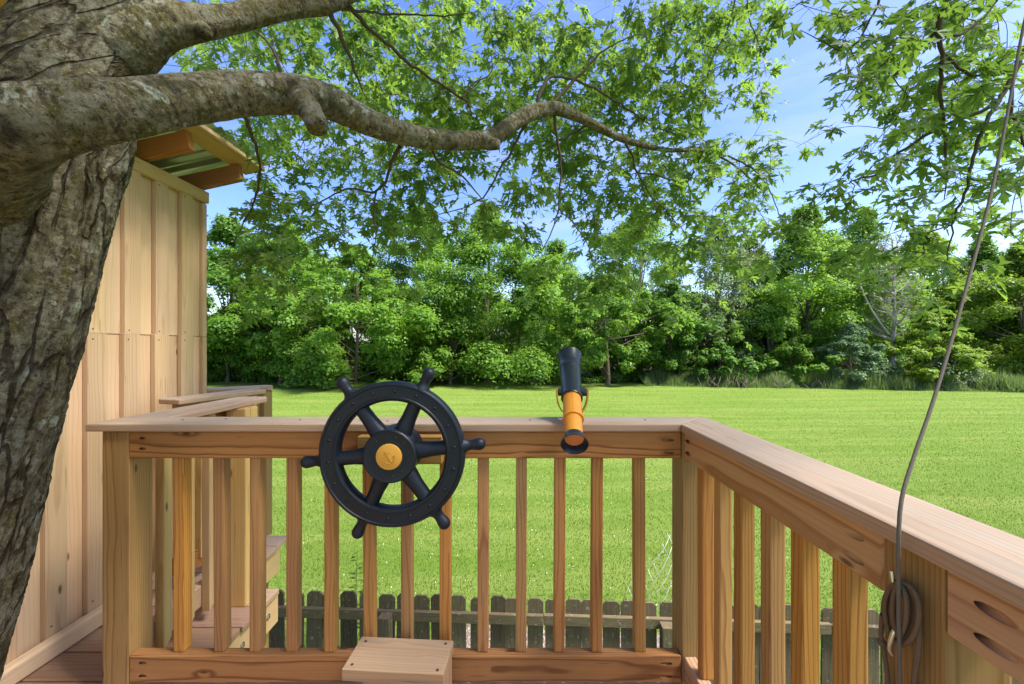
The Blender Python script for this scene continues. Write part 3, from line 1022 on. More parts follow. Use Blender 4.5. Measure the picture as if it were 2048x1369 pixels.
# bent wire mesh beyond the fence
wp = thing('wire_panel', 'bent panel of thin garden wire mesh leaning beyond the picket fence', 'wire panel', (1.6, 4.2, 0))
tb = Tubes()
o0 = Vector((1.12, 4.25, 0.75))
ux = Vector((0.75, 0.35, 0.72)).normalized()
uy = Vector((0.42, -0.1, -1.0)).normalized()
for i in range(9):
    a = o0 + ux * (i * 0.105)
    P = [a + uy * t + Vector((0, 0.05 * math.sin(t * 5 + i), 0.03 * math.sin(i * .8 + t * 4))) for t in np.linspace(0, 0.95, 8)]
    tb.add(P, 0.0022, 4)
for i in range(9):
    a = o0 + uy * (i * 0.115)
    P = [a + ux * t + Vector((0, 0.05 * math.sin(i * .115 * 5 + t * 7), 0.03 * math.sin(t * 7 + i * .5))) for t in np.linspace(0, 0.86, 8)]
    tb.add(P, 0.0022, 4)
for t0, t1 in (((1.25, 4.2, 1.05), (1.42, 4.15, 0.45)), ((1.05, 4.2, 0.75), (1.2, 4.15, 0.15))):
    tb.add([Vector(t0), Vector(t1)], 0.006, 6)
o = obj('wires', tb.mesh('wires'), M_WIRE, wp)
o['kind'] = 'stuff'

# young weed stalk by the fence
wd = thing('weed_plant', 'tall pale green weed growing beyond the picket fence', 'plant', tuple(D(700, 1180, 4.3)))
tb = Tubes()
p0 = D(705, 1300, 4.2)
p0.z = 0.0
V, Fc, tint = [], [], []
for k in range(3):
    h = 1.28 - 0.25 * k
    P = [p0 + Vector((0.05 * k + 0.05 * t, 0.05 * k, h * t)) for t in (0, .35, .7, 1)]
    tb.add(P, [0.006, 0.005, 0.004, 0.002], 5)
    for j in range(16):
        t = 0.45 + 0.55 * j / 15
        c = p0 + Vector((0.05 * k + 0.05 * t, 0.05 * k, h * t))
        a = random.uniform(0, 6.28)
        d = Vector((math.cos(a), math.sin(a), 0.25))
        sd = Vector((-math.sin(a), math.cos(a), 0)) * 0.022
        b = len(V)
        ll = 0.11 * (1.25 - t * .6)
        V += [c, c + d * ll * .5 + sd, c + d * ll - Vector((0, 0, 0.02)), c + d * ll * .5 - sd]
        Fc.append((b, b + 1, b + 2, b + 3))
        tint += [random.random()] * 4
obj('stem', tb.mesh('stem'), M_WEED, wd)
me = np_mesh('leaves', [tuple(v) for v in V], Fc)
set_attr(me, 'tint', tint)
o = obj('leaves', me, FOL['lime'], wd)
o['kind'] = 'stuff'

# ---------------------------------------------------------------- ship wheel
WCX, WCZ, WCY = (786 - VX) * 1.235 / F, Z((VY - 907) * 1.235 / F), 1.235
sw = thing('ship_wheel', 'black plastic toy ship wheel with yellow centre, bolted to the deck railing', 'ship wheel', (WCX, WCY, WCZ))
# wheel frame: local x right, local y up, local z toward viewer
MW = Matrix(((1, 0, 0, WCX), (0, 0, -1, WCY), (0, 1, 0, WCZ), (0, 0, 0, 1)))
prof = [(0.162, 0.016), (0.166, 0.0205), (0.171, 0.021), (0.1735, 0.0185), (0.176, 0.0185), (0.202, 0.0185), (0.2045, 0.0185), (0.207, 0.0215), (0.2125, 0.0205), (0.2165, 0.016),
        (0.218, 0.008), (0.218, -0.010), (0.2155, -0.018), (0.210, -0.021), (0.168, -0.021), (0.161, -0.017), (0.1585, -0.010), (0.1585, 0.008)]
lathe('rim', prof, 96, M_BLACK, sw, MW, True, True)
hub = lathe('hub', [(0.0, 0.040), (0.046, 0.040), (0.0465, 0.0385), (0.069, 0.0385), (0.0745, 0.040), (0.0785, 0.036), (0.0795, 0.030), (0.0785, 0.024), (0.0745, 0.020),
                    (0.0765, -0.030), (0.078, -0.064), (0.0, -0.064)], 64, M_BLACK, sw, MW)
capd = lathe('hub_cap', [(0.0, 0.0445), (0.034, 0.0440), (0.0375, 0.0425), (0.0385, 0.0395)], 48, M_YELLOW, sw, MW)
# anchor in low relief on the cap
tb = Tubes()
ca, sa = math.cos(math.radians(35)), math.sin(math.radians(35))


def AL(x, y):
    return Vector((x * ca - y * sa, x * sa + y * ca, 0.0444))


tb.add([AL(0, 0.012), AL(0, -0.018)], 0.0016, 6)
tb.add([AL(-0.008, 0.009), AL(0.008, 0.009)], 0.0013, 6)
tb.add([AL(0.0035 * math.cos(a), 0.0155 + 0.0035 * math.sin(a)) for a in np.linspace(0, 6.28, 13)], 0.0011, 6)
tb.add([AL(0.016 * math.cos(a), -0.003 + 0.016 * math.sin(a)) for a in np.linspace(math.radians(195), math.radians(345), 12)], 0.0015, 6)
for s_ in (-1, 1):
    tb.add([AL(s_ * 0.0185, -0.0095), AL(s_ * 0.0145, -0.0035)], [0.0018, 0.0005], 6)
    tb.add([AL(s_ * 0.0115, -0.0095), AL(s_ * 0.0155, -0.0060)], [0.0005, 0.0016], 6)
obj('anchor', tb.mesh('anchor'), M_ANCHOR, capd, MW)
for k in range(6):
    a = math.radians(6 + 60 * k)
    R = MW @ Matrix.Rotation(a, 4, 'Z') @ Matrix.Rotation(math.radians(90), 4, 'Y')
    # spoke runs from hub side to rim, local z outward
    M = R @ Matrix.Translation((0.006, 0, 0.066))
    lathe('spoke', [(0.029, 0.0), (0.0275, 0.012), (0.0225, 0.05), (0.0215, 0.085), (0.022, 0.1)], 24, M_BLACK, sw, M)
    M = R @ Matrix.Translation((0.004, 0, 0.2145))
    lathe('handle', [(0.0265, -0.004), (0.024, 0.002), (0.0185, 0.009), (0.0155, 0.016), (0.0150, 0.022), (0.0160, 0.030), (0.0182, 0.040), (0.0188, 0.048), (0.0170, 0.056), (0.0115, 0.0625), (0.005, 0.065), (0.0, 0.0655)],
          24, M_BLACK, sw, M)
for (nr, rr_, zz, rad) in ((18, 0.189, 0.0185, 0.0052), (12, 0.058, 0.0385, 0.0028)):
    bm = bmesh.new()
    for k in range(nr):
        a = 2 * math.pi * (k + 0.35) / nr
        mm = Matrix.Translation((rr_ * math.cos(a), rr_ * math.sin(a), zz)) @ Matrix.Diagonal((1, 1, 0.75, 1))
        bmesh.ops.create_uvsphere(bm, u_segments=10, v_segments=6, radius=rad, matrix=mm)
    o = obj('rivets', mesh_from_bm(bm, 'rivets', True), M_BLACK, sw if nr == 18 else hub, MW)
    o['kind'] = 'stuff'

# ---------------------------------------------------------------- telescope
eye_p, piv, tip = D(1149, 887, 1.20), D(1144.5, 785, 1.40), D(1139, 715, 1.585)
ax = (tip - eye_p).normalized()
TL = (tip - eye_p).length
ts = thing('telescope', 'black and orange toy telescope on a yellow bracket on the railing cap', 'telescope', (piv.x, 1.395, CAPT))
MT = frame(eye_p, tip, Vector((0, 0, 1)))
MT = MT @ Matrix.Rotation(math.radians(90), 4, 'Y')       # local z along the tube
tp = (piv - eye_p).dot(ax)
# outer barrel in black with a flared front
j0 = tp - 0.035
lathe('barrel', [(0.0295, j0 + 0.004), (0.0350, j0), (0.0365, j0 + 0.004), (0.0360, j0 + 0.012), (0.0345, j0 + 0.016), (0.0375, TL - 0.085), (0.0395, TL - 0.083), (0.0400, TL - 0.076), (0.0385, TL - 0.072),
                 (0.0400, TL - 0.045), (0.0440, TL - 0.018), (0.0475, TL - 0.004), (0.0485, TL), (0.0465, TL + 0.001), (0.042, TL - 0.02), (0.037, TL - 0.07), (0.033, TL - 0.12)], 48, M_BLACKS, ts, MT)
lathe('front_lens', [(0.0, TL - 0.06), (0.0375, TL - 0.06)], 32, M_BLACKS, ts, MT)
r0 = j0 * 0.52
lathe('draw_tube', [(0.0265, 0.020), (0.0275, r0 - 0.004), (0.0335, r0 - 0.004), (0.0345, r0), (0.0335, r0 + 0.005), (0.0300, r0 + 0.007), (0.0305, j0 + 0.02)], 48, M_ORANGE, ts, MT)
lathe('eyepiece', [(0.022, 0.022), (0.0285, 0.030), (0.0300, 0.026), (0.0320, 0.012), (0.0375, 0.002), (0.0405, -0.002), (0.0410, -0.005), (0.0395, -0.0065), (0.0355, 0.000), (0.0300, 0.012), (0.0275, 0.021)], 48, M_BLACKS, ts, MT)
lathe('eye_lens', [(0.0, 0.0185), (0.0285, 0.0185)], 32, M_LENS, ts, MT)
# seam line along the draw tube
tb = Tubes()
sx = MT.to_3x3() @ Vector((1, 0, 0))
sv = Vector((0, 0, 1)) - ax * ax.z
sv.normalize()
tb.add([eye_p + ax * (r0 + 0.008) + sv * 0.0302, eye_p + ax * (j0 - 0.002) + sv * 0.0306], 0.0006, 4)
obj('seam', tb.mesh('seam'), M_ANCHOR, ts)
side = ax.cross(sv).normalized()
if side.x < 0:
    side = -side
for s_ in (-1, 1):
    q = side.to_track_quat('Z', 'Y').to_matrix().to_4x4()
    lathe('pivot_knob', [(0.0, 0.012), (0.010, 0.012), (0.0125, 0.009), (0.013, 0.0), (0.013, -0.004)], 20, M_BLACKS, ts,
          Matrix.Translation(piv + side * (0.0375 * s_)) @ (q if s_ > 0 else q @ Matrix.Rotation(math.pi, 4, 'X')))
# U bracket: flat strap from knob to knob under the barrel, with a foot on the cap
bm = bmesh.new()
ring = []
for i in range(25):
    a = math.pi * i / 24
    # half ellipse below the pivot
    x = 0.050 * math.cos(a)
    z = -0.078 * math.sin(a) ** 0.8
    ring.append((x, z))
ring = [(0.050, 0.012)] + ring + [(-0.050, 0.012)]
vv = []
for k, (x, z) in enumerate(ring):
    sc = 1.10
    nx, nz_ = x * sc, z * 1.05
    row = [bm.verts.new((x, -0.010, z)), bm.verts.new((x, 0.010, z)), bm.verts.new((nx, 0.010, nz_)), bm.verts.new((nx, -0.010, nz_))]
    vv.append(row)
for a, b in zip(vv, vv[1:]):
    for i in range(4):
        bm.faces.new((a[i], a[(i + 1) % 4], b[(i + 1) % 4], b[i]))
bm.faces.new(vv[0])
bm.faces.new(vv[-1][::-1])
obj('bracket', mesh_from_bm(bm, 'bracket'), M_YELLOW, ts, Matrix.Translation(piv))
lathe('foot', [(0.0, piv.z - CAPT - 0.075), (0.012, piv.z - CAPT - 0.076), (0.016, 0.012), (0.030, 0.006), (0.031, 0.0004), (0.0, 0.0004)], 24, M_YELLOW, ts, Matrix.Translation((piv.x, piv.y, CAPT)))
bp = D(1121, 838, 1.405)
lathe('bolt', [(0.0, 0.011), (0.004, 0.010), (0.007, 0.006), (0.0075, 0.002), (0.010, 0.001), (0.010, 0.0)], 12, M_STEEL, ts, Matrix.Translation((bp.x, bp.y, CAPT)))

# ---------------------------------------------------------------- wooden step
stp = thing('step_block', 'small wooden step box standing against the railing under the ship wheel', 'step', tuple(D(795, 1320, 1.25)))
STT = Z(-0.942)
rot = math.radians(-3.5)
cx, cy = (812 - VX) * 1.25 / F - 0.017, 1.250
Rz = Matrix.Translation((cx, cy, STT)) @ Matrix.Rotation(rot, 4, 'Z')


def stbox(name, x0, x1, y0, y1, z0, z1, up=(0, 0, 1), along=(1, 0, 0)):
    c0 = Vector(((x0 + x1) / 2, (y0 + y1) / 2, (z0 + z1) / 2))
    al, u = Vector(along), Vector(up)
    ext = Vector((x1 - x0, y1 - y0, z1 - z0))
    Lh = abs(al.dot(ext)) / 2
    cr = u.cross(al)
    a, b = Rz @ (c0 - al * Lh), Rz @ (c0 + al * Lh)
    return timber(name, a, b, abs(cr.dot(ext)), abs(u.dot(ext)), Rz.to_3x3() @ u, M_STEP, stp, 0.003, 2)


stbox('top_board', -0.150, 0.150, -0.070, 0.066, -0.034, 0.0)
stbox('front_board', -0.085, 0.146, -0.066, -0.030, -0.125, -0.0345, (0, -1, 0))
stbox('leg', 0.110, 0.146, -0.029, 0.062, -0.229, -0.0345, (1, 0, 0), (0, 0, 1))
stbox('leg', -0.110, -0.074, -0.029, 0.062, -0.229, -0.0345, (1, 0, 0), (0, 0, 1))
screws(stp, [Rz @ Vector(p) for p in ((-0.128, -0.05, 0.0), (0.128, -0.055, 0.0), (-0.128, 0.045, 0.0), (0.128, 0.05, 0.0))], (0, 0, 1), 0.0042)

# ---------------------------------------------------------------- hook, cord
HX = RX
hk = thing('rope_cleat', 'bright steel hook pair screwed to the near railing post', 'hook', tuple(D(1790, 1230, 0.575)))


def PP(px, py, off=0.0):
    """point on the inner face of the near post"""
    X = HX - off
    Y = X * F / (px - VX)
    return Vector((X, Y, CAMZ + (VY - py) * Y / F))


tb = Tubes()
P = [PP(1797, 1188, 0.0), PP(1796, 1186, 0.012), PP(1792, 1178, 0.018), PP(1786, 1160, 0.020), PP(1783, 1142, 0.020)]
Pc, Rc = catmull(P, [0.0032, 0.0032, 0.003, 0.003, 0.0028], 0.003)
tb.add(Pc, Rc, 10)
o = obj('upper_hook', tb.mesh('upper_hook'), M_STEEL, hk)
tb = Tubes()
P = [PP(1802, 1258, 0.0), PP(1798, 1256, 0.010), PP(1790, 1262, 0.018), PP(1783, 1280, 0.021), PP(1780, 1298, 0.020), PP(1786, 1310, 0.016)]
Pc, Rc = catmull(P, [0.0034] * 5 + [0.003], 0.003)
tb.add(Pc, Rc, 10)
obj('lower_hook', tb.mesh('lower_hook'), M_STEEL, hk)

cd = thing('cord', 'brown cord hanging from the maple, coiled on the steel hook', 'cord', tuple(PP(1795, 1230, 0.02)))
tb = Tubes()
# hanging line
P = [PP(1800, 1500, 0.024), PP(1799, 1369, 0.026), PP(1798, 1280, 0.030), PP(1797, 1180, 0.030), PP(1797, 1085, 0.034)]
A = PP(1797, 1085, 0.034)
P += [D(1803, 1000, 0.565), D(1826, 920, 0.585), D(1872, 785, 0.62), D(1926, 600, 0.67), D(1984, 380, 0.73), D(2022, 190, 0.79), D(2052, 30, 0.85), D(2120, -260, 0.95)]
Pc, Rc = catmull(P, [0.0025] * len(P), 0.02)
tb.add(Pc, Rc, 8)
obj('line', tb.mesh('line'), M_CABLE, cd)
# coil
tb = Tubes()
loops = [(1800, 1165, 1775, 1240, 1803, 1284, 1826, 1240), (1798, 1168, 1766, 1235, 1800, 1278, 1818, 1236), (1802, 1170, 1781, 1235, 1806, 1276, 1832, 1244),
         (1801, 1166, 1770, 1245, 1806, 1290, 1838, 1252), (1799, 1172, 1786, 1225, 1802, 1270, 1813, 1230)]
for i, (x0, y0, x1, y1_, x2, y2, x3, y3) in enumerate(loops):
    of = 0.006 + 0.0045 * i
    cxm, cym = (x1 + x3) / 2, (y0 + y2) / 2
    P = []
    for k in range(28):
        a = 2 * math.pi * k / 27
        P.append(PP(cxm + (x3 - x1) / 2 * math.sin(a) * (1.0 + 0.12 * math.cos(a)) + (x0 - cxm) * max(0, math.cos(a)) * .7, cym - (y2 - y0) / 2 * math.cos(a), of + 0.002 * math.sin(a * 2 + i)))
    tb.add(P, 0.0031, 8)
# wraps round the middle and the two tails
P = [PP(1838, 1240, 0.014), PP(1836, 1300, 0.016), PP(1828, 1369, 0.014), PP(1824, 1500, 0.012)]
Pc, Rc = catmull(P, [0.0034] * 4, 0.01)
tb.add(Pc, Rc, 8)
P = [PP(1764, 1230, 0.016), PP(1762, 1270, 0.015), PP(1766, 1290, 0.013), PP(1772, 1330, 0.010), PP(1776, 1369, 0.010), PP(1778, 1480, 0.01)]
Pc, Rc = catmull(P, [0.0031] * 6, 0.01)
tb.add(Pc, Rc, 8)
obj('coil', tb.mesh('coil'), M_ROPE, cd)
bm = bmesh.new()
bmesh.ops.create_uvsphere(bm, u_segments=12, v_segments=8, radius=0.0065)
obj('knot', mesh_from_bm(bm, 'knot', True), M_ROPE, cd, Matrix.Translation(PP(1764, 1286, 0.014)) @ Matrix.Diagonal((1, 1, .8, 1)))

# ---------------------------------------------------------------- the big maple
mt = thing('maple_tree', 'big silver maple with lichen covered trunk and a limb arching over the deck', 'tree', (-1.4, 1.0, 0.0))


def nz3(x, y, z):
    return noise.noise(Vector((x, y, z)))


def bark_tube(name, P, R, n, step, mat, furrow=0.012, fu=16, fv=3.0, seed=0.0, lumps=0.03, cap_end=False):
    Pc, Rc = catmull(P, R, step)
    # one quad strip tube with a u seam, displaced along the radius
    up = Vector((0.1, 1, 0.25)).normalized()
    V, UV, CR = [], [], []
    N = up - (Pc[1] - Pc[0]).normalized() * up.dot((Pc[1] - Pc[0]).normalized())
    N.normalize()
    v = 0.0
    for i, p in enumerate(Pc):
        t = (Pc[min(i + 1, len(Pc) - 1)] - Pc[max(i - 1, 0)]).normalized()
        if i:
            v += (p - Pc[i - 1]).length
        N = N - t * N.dot(t)
        N.normalize()
        B = t.cross(N)
        r = Rc[i]
        for k in range(n):
            a = 2 * math.pi * k / n
            ca, sa = math.cos(a), math.sin(a)
            d = r * lumps * 2.2 * nz3(ca * 1.3 + seed, sa * 1.3, v * 3.0)
            d += r * lumps * nz3(ca * 4 + seed, sa * 4, v * 9.0)
            c = 0.0
            if furrow:
                wv = 0.5 * nz3(ca * 2 + seed, sa * 2, v * 7)
                f1 = abs(nz3(ca * fu / 6.28 * 2 + seed + wv, sa * fu / 6.28 * 2 + wv, v * fv))
                f2 = abs(nz3(ca * fu / 6.28 * 3.6 - seed, sa * fu / 6.28 * 3.6 + wv, v * fv * 1.9 + 5))
                c = max(0.0, 1.0 - f1 / 0.085) * min(1.0, max(0.0, 0.75 + 1.8 * nz3(ca * 2.2, sa * 2.2 + seed, v * 2.4)))
                c2 = max(0.0, 1.0 - f2 / 0.10) * min(1.0, max(0.0, 0.2 + 1.7 * nz3(ca * 3.2 + 3, sa * 3.2 + seed, v * 3.4)))
                c = max(c, 0.7 * c2) ** 0.6
                d -= furrow * c
                d += furrow * 0.35 * nz3(ca * r * 90, sa * r * 90 + seed, v * 70) + furrow * 0.3 * nz3(ca * r * 200, sa * r * 200 + seed, v * 150)
            else:
                # transverse wrinkles of a smooth-barked limb
                wr = nz3(ca * 1.6 + seed, sa * 1.6, v * 62)
                d += r * 0.020 * wr + 0.0012 * nz3(ca * r * 150 + seed, sa * r * 150, v * 140)
            V.append(p + (N * ca + B * sa) * (r + d))
            CR.append(c)
            UV.append((a * r, v))
    Fc = []
    for i in range(len(Pc) - 1):
        for k in range(n):
            k2 = (k + 1) % n
            Fc.append((i * n + k, i * n + k2, (i + 1) * n + k2, (i + 1) * n + k))
    me = np_mesh(name, [tuple(q) for q in V], Fc, True)
    set_attr(me, 'crack', CR)
    uvl = me.uv_layers.new(name='UVMap')
    li = np.empty(len(me.loops), np.int32)
    me.loops.foreach_get('vertex_index', li)
    UVa = np.array(UV, np.float32)[li]
    uvl.data.foreach_set('uv', UVa.ravel())
    return obj(name, me, mat, mt), Pc, Rc


TP = [(-0.0, 0, 0)]
trunk_px = [(-620, 3480, 0.30), (-420, 2300, 0.22), (-215, 1420, 0.170), (-140, 1150, 0.160), (-84, 950, 0.155), (-32, 760, 0.150), (18, 580, 0.149), (56, 420, 0.152),
            (92, 290, 0.157), (142, 150, 0.136), (207, 10, 0.106), (240, -120, 0.104), (250, -330, 0.13), (290, -700, 0.11), (330, -1300, 0.08), (380, -2300, 0.04)]
P = [D(a, b, 1.0) for a, b, r in trunk_px]
bark_tube('trunk', P, [r for a, b, r in trunk_px], 250, 0.0105, M_BARK, 0.007, 8.0, 2.4, 3.3, 0.03)

NODES, NRAD = [], []


def add_nodes(P, R):
    for p, r in zip(P, R):
        NODES.append(Vector(p))
        NRAD.append(r)


limb_px = [(70, 520, 1.03, .085), (0, 420, .93, .108), (-38, 330, .83, .112), (20, 265, .765, .086), (150, 232, .785, .072), (300, 212, .86, .068), (420, 196, .95, .065), (500, 188, 1.0, .064),
           (590, 190, 1.06, .062), (650, 203, 1.12, .058), (700, 226, 1.18, .051), (760, 254, 1.26, .049), (850, 276, 1.4, .046), (930, 282, 1.52, .043), (985, 276, 1.6, .043),
           (1020, 252, 1.66, .040), (1060, 228, 1.72, .043), (1110, 218, 1.8, .038), (1150, 232, 1.88, .029), (1180, 246, 1.95, .027), (1250, 280, 2.1, .022), (1330, 300, 2.3, .016),
           (1400, 302, 2.45, .011), (1460, 325, 2.6, .008), (1520, 375, 2.75, .005)]
o, Pc, Rc = bark_tube('limb', [D(a, b, c) for a, b, c, r in limb_px], [r * (.82 if a < 250 else .76) for a, b, c, r in limb_px], 72, 0.0075, M_LIMB, 0.0, seed=1.7, lumps=0.05)
add_nodes(Pc[len(Pc) // 3::6], Rc[len(Rc) // 3::6])
up_px = [(165, 125, 1.0, .07), (235, 88, 1.01, .085), (300, 58, 1.03, .062), (350, 48, 1.05, .050), (440, 42, 1.12, .036), (540, 22, 1.2, .031), (600, 12, 1.26, .030), (650, 8, 1.3, .028), (720, -20, 1.4, .024),
         (860, -60, 1.6, .02), (1050, -90, 1.9, .016), (1300, -100, 2.3, .012), (1500, -80, 2.5, .008)]
o, Pc, Rc = bark_tube('limb', [D(a, b, c) for a, b, c, r in up_px], [r for a, b, c, r in up_px], 56, 0.0085, M_LIMB, 0.0, seed=5.1, lumps=0.05)
add_nodes(Pc[len(Pc) // 3::6], Rc[len(Rc) // 3::6])
# overhead limb feeding the sprays on the far side of the deck
ov_px = [Vector((-0.95, 1.0, Z(1.05))), Vector((-0.75, 1.0, Z(1.5))), Vector((-0.2, 1.05, Z(1.95))), Vector((0.5, 1.15, Z(2.1))), Vector((1.2, 1.25, Z(2.05))), Vector((1.7, 1.4, Z(1.85))), Vector((2.1, 1.6, Z(1.6)))]
o, Pc, Rc = bark_tube('limb', ov_px, [.10, .075, .06, .05, .04, .03, .02], 40, 0.012, M_LIMB, 0.0, seed=8.8, lumps=0.05)
add_nodes(Pc[::6], Rc[::6])
for pts, rr2 in (([(-0.9, 1.0, 1.3), (-0.8, 0.2, 2.0), (-0.4, -0.8, 2.6), (0.2, -1.8, 2.9)], (.08, .05, .035, .015)),
                 ([(-0.9, 1.05, 1.6), (-0.6, 1.9, 2.6), (0.1, 2.8, 3.3), (0.9, 3.6, 3.6)], (.09, .06, .04, .015)),
                 ([(-0.95, 1.0, 1.9), (-1.5, 1.6, 2.8), (-2.2, 2.3, 3.4)], (.07, .05, .015)),
                 ([(-0.8, 1.0, 2.2), (0.2, 1.2, 3.2), (1.4, 1.6, 3.7), (2.4, 2.2, 3.6)], (.07, .05, .035, .012))):
    o, Pc, Rc = bark_tube('limb', [Vector((a, b, Z(c))) for a, b, c in pts], list(rr2), 24, 0.03, M_LIMB, 0.0, seed=2.2, lumps=0.05)
    add_nodes(Pc[::3], Rc[::3])
# cut stubs
for nm, pts in (('stub', [(588, 192, 1.05, .034), (612, 212, 1.02, .030), (627, 236, 1.005, .026), (634, 257, 0.995, .023)]), ('stub', [(395, 45, 1.08, .030), (402, 58, 1.07, .022), (411, 68, 1.06, .016)]),
                ('stub', [(955, 280, 1.56, .03), (978, 287, 1.55, .026), (997, 290, 1.54, .018)])):
    Pq, Rq = [D(a, b, c) for a, b, c, r in pts], [r for a, b, c, r in pts]
    bark_tube(nm, Pq + [Pq[-1] + (Pq[-1] - Pq[-2]).normalized() * 0.002], Rq + [0.001], 28, 0.006, M_LIMB, 0.0, seed=4.0, lumps=0.08)

# hand placed branchlets: pixel paths with distance
twigs = Tubes()
BR = [
    [(1108, 216, 1.80, .012), (1112, 262, 1.82, .009), (1121, 330, 1.84, .007), (1118, 400, 1.85, .005), (1108, 450, 1.85, .004), (1085, 500, 1.84, .003)],
    [(1118, 420, 1.85, .004), (1150, 450, 1.9, .004), (1175, 490, 1.92, .003), (1195, 560, 1.95, .002), (1205, 610, 1.96, .0015)],
    [(1072, 225, 1.74, .016), (1082, 180, 1.76, .012), (1100, 155, 1.8, .010), (1140, 158, 1.9, .008), (1190, 178, 2.0, .007), (1250, 215, 2.15, .006), (1310, 255, 2.3, .005), (1360, 270, 2.4, .004)],
    [(1100, 216, 1.79, .014), (1125, 185, 1.82, .012), (1150, 158, 1.85, .010), (1172, 138, 1.87, .008), (1210, 100, 1.95, .006), (1270, 70, 2.05, .004)],
    [(1062, 236, 1.72, .013), (1042, 265, 1.74, .009), (1022, 305, 1.76, .008), (1000, 335, 1.78, .007), (985, 370, 1.8, .006), (965, 395, 1.82, .005), (930, 415, 1.84, .004), (880, 430, 1.86, .003)],
    [(1250, 282, 2.1, .010), (1265, 315, 2.12, .008), (1275, 345, 2.15, .007), (1320, 352, 2.2, .006), (1355, 365, 2.25, .005)],
    [(1275, 345, 2.15, .006), (1300, 390, 2.2, .005), (1340, 430, 2.25, .004), (1380, 480, 2.3, .003), (1410, 530, 2.35, .002)],
    [(1400, 302, 2.45, .009), (1470, 318, 2.55, .007), (1525, 358, 2.65, .005), (1555, 420, 2.7, .004), (1575, 480, 2.75, .002)],
    [(1180, 250, 1.95, .009), (1150, 265, 1.98, .007), (1110, 288, 2.0, .005), (1085, 300, 2.0, .003)],
    [(645, 12, 1.30, .014), (668, 40, 1.33, .012), (686, 78, 1.36, .010), (702, 120, 1.4, .008), (716, 160, 1.42, .006), (725, 185, 1.43, .003)],
    [(690, 0, 1.38, .012), (720, 40, 1.45, .010), (770, 85, 1.55, .009), (810, 120, 1.62, .009), (850, 150, 1.7, .008), (900, 180, 1.78, .008), (935, 205, 1.82, .007), (942, 225, 1.84, .003)],
    [(925, 195, 1.8, .006), (950, 165, 1.85, .005), (980, 148, 1.9, .004), (982, 100, 1.95, .002)],
    [(660, 15, 1.32, .008), (740, 24, 1.5, .006), (820, 30, 1.65, .005), (900, 32, 1.75, .004), (935, 28, 1.8, .002)],
    [(800, 292, 1.36, .010), (780, 330, 1.42, .008), (775, 355, 1.5, .007), (752, 385, 1.55, .006), (700, 378, 1.62, .005), (650, 400, 1.7, .004), (605, 425, 1.75, .003)],
    [(752, 380, 1.55, .005), (750, 430, 1.58, .004), (752, 480, 1.6, .003), (740, 540, 1.62, .0015)],
    [(860, 290, 1.44, .007), (880, 325, 1.5, .006), (925, 355, 1.56, .005), (960, 395, 1.6, .003), (985, 440, 1.64, .0015)],
    [(520, 180, 1.05, .010), (560, 150, 1.3, .008), (540, 90, 1.5, .006), (480, 40, 1.7, .004)],
    [(480, 205, 1.0, .009), (500, 260, 1.3, .008), (520, 330, 1.6, .007), (510, 400, 1.8, .006), (480, 460, 1.95, .004), (450, 520, 2.0, .002)],
    # sprays on the far right, hanging from the overhead limb
    [(1925, -190, 1.45, .020), (1905, -60, 1.45, .016), (1888, 20, 1.45, .013), (1876, 62, 1.45, .012), (1885, 110, 1.46, .009), (1880, 180, 1.48, .008), (1888, 260, 1.5, .007), (1893, 330, 1.5, .005), (1890, 400, 1.5, .002)],
    [(1876, 62, 1.45, .009), (1845, 90, 1.5, .007), (1800, 140, 1.55, .006), (1750, 185, 1.6, .005), (1700, 240, 1.62, .003)],
    [(1885, 70, 1.46, .008), (1930, 65, 1.5, .007), (1980, 20, 1.55, .005), (2010, -30, 1.6, .004)],
    [(1885, 105, 1.46, .007), (1940, 150, 1.5, .006), (2010, 145, 1.55, .005), (2060, 120, 1.6, .004)],
    [(2150, -60, 1.6, .020), (2080, 60, 1.58, .016), (2035, 130, 1.55, .014), (2005, 190, 1.52, .011), (1960, 225, 1.5, .009), (1890, 250, 1.5, .008), (1830, 285, 1.5, .007), (1780, 318, 1.52, .006), (1765, 345, 1.53, .005), (1700, 362, 1.58, .003)],
    [(2005, 190, 1.52, .010), (1975, 240, 1.45, .009), (1955, 290, 1.42, .008), (1942, 330, 1.4, .007), (1930, 390, 1.38, .006), (1905, 450, 1.36, .004), (1895, 520, 1.35, .002)],
    [(2020, 165, 1.54, .009), (2025, 215, 1.5, .007), (2040, 270, 1.48, .006), (2060, 320, 1.46, .004)],
    [(1800, -120, 1.7, .010), (1770, -30, 1.7, .008), (1740, 40, 1.7, .006), (1690, 100, 1.7, .005), (1600, 60, 1.7, .002)],
    [(1480, -80, 2.4, .008), (1470, 0, 2.4, .007), (1450, 70, 2.4, .006), (1420, 130, 2.4, .005), (1405, 220, 2.4, .004), (1400, 280, 2.42, .003)],
    [(1500, -80, 2.4, .007), (1495, 20, 2.4, .005), (1510, 70, 2.42, .004), (1530, 120, 2.45, .002)],
]
for br_ in BR:
    Pq, Rq = catmull([D(a, b, c) for a, b, c, r in br_], [r for a, b, c, r in br_], 0.035)
    # knobbly, not perfectly smooth
    Pq = [p + Vector((random.gauss(0, 1), random.gauss(0, 1), random.gauss(0, 1))) * 0.0022 for p in Pq]
    twigs.add(Pq, [r * 0.72 for r in Rq], 6)
    add_nodes(Pq, Rq)

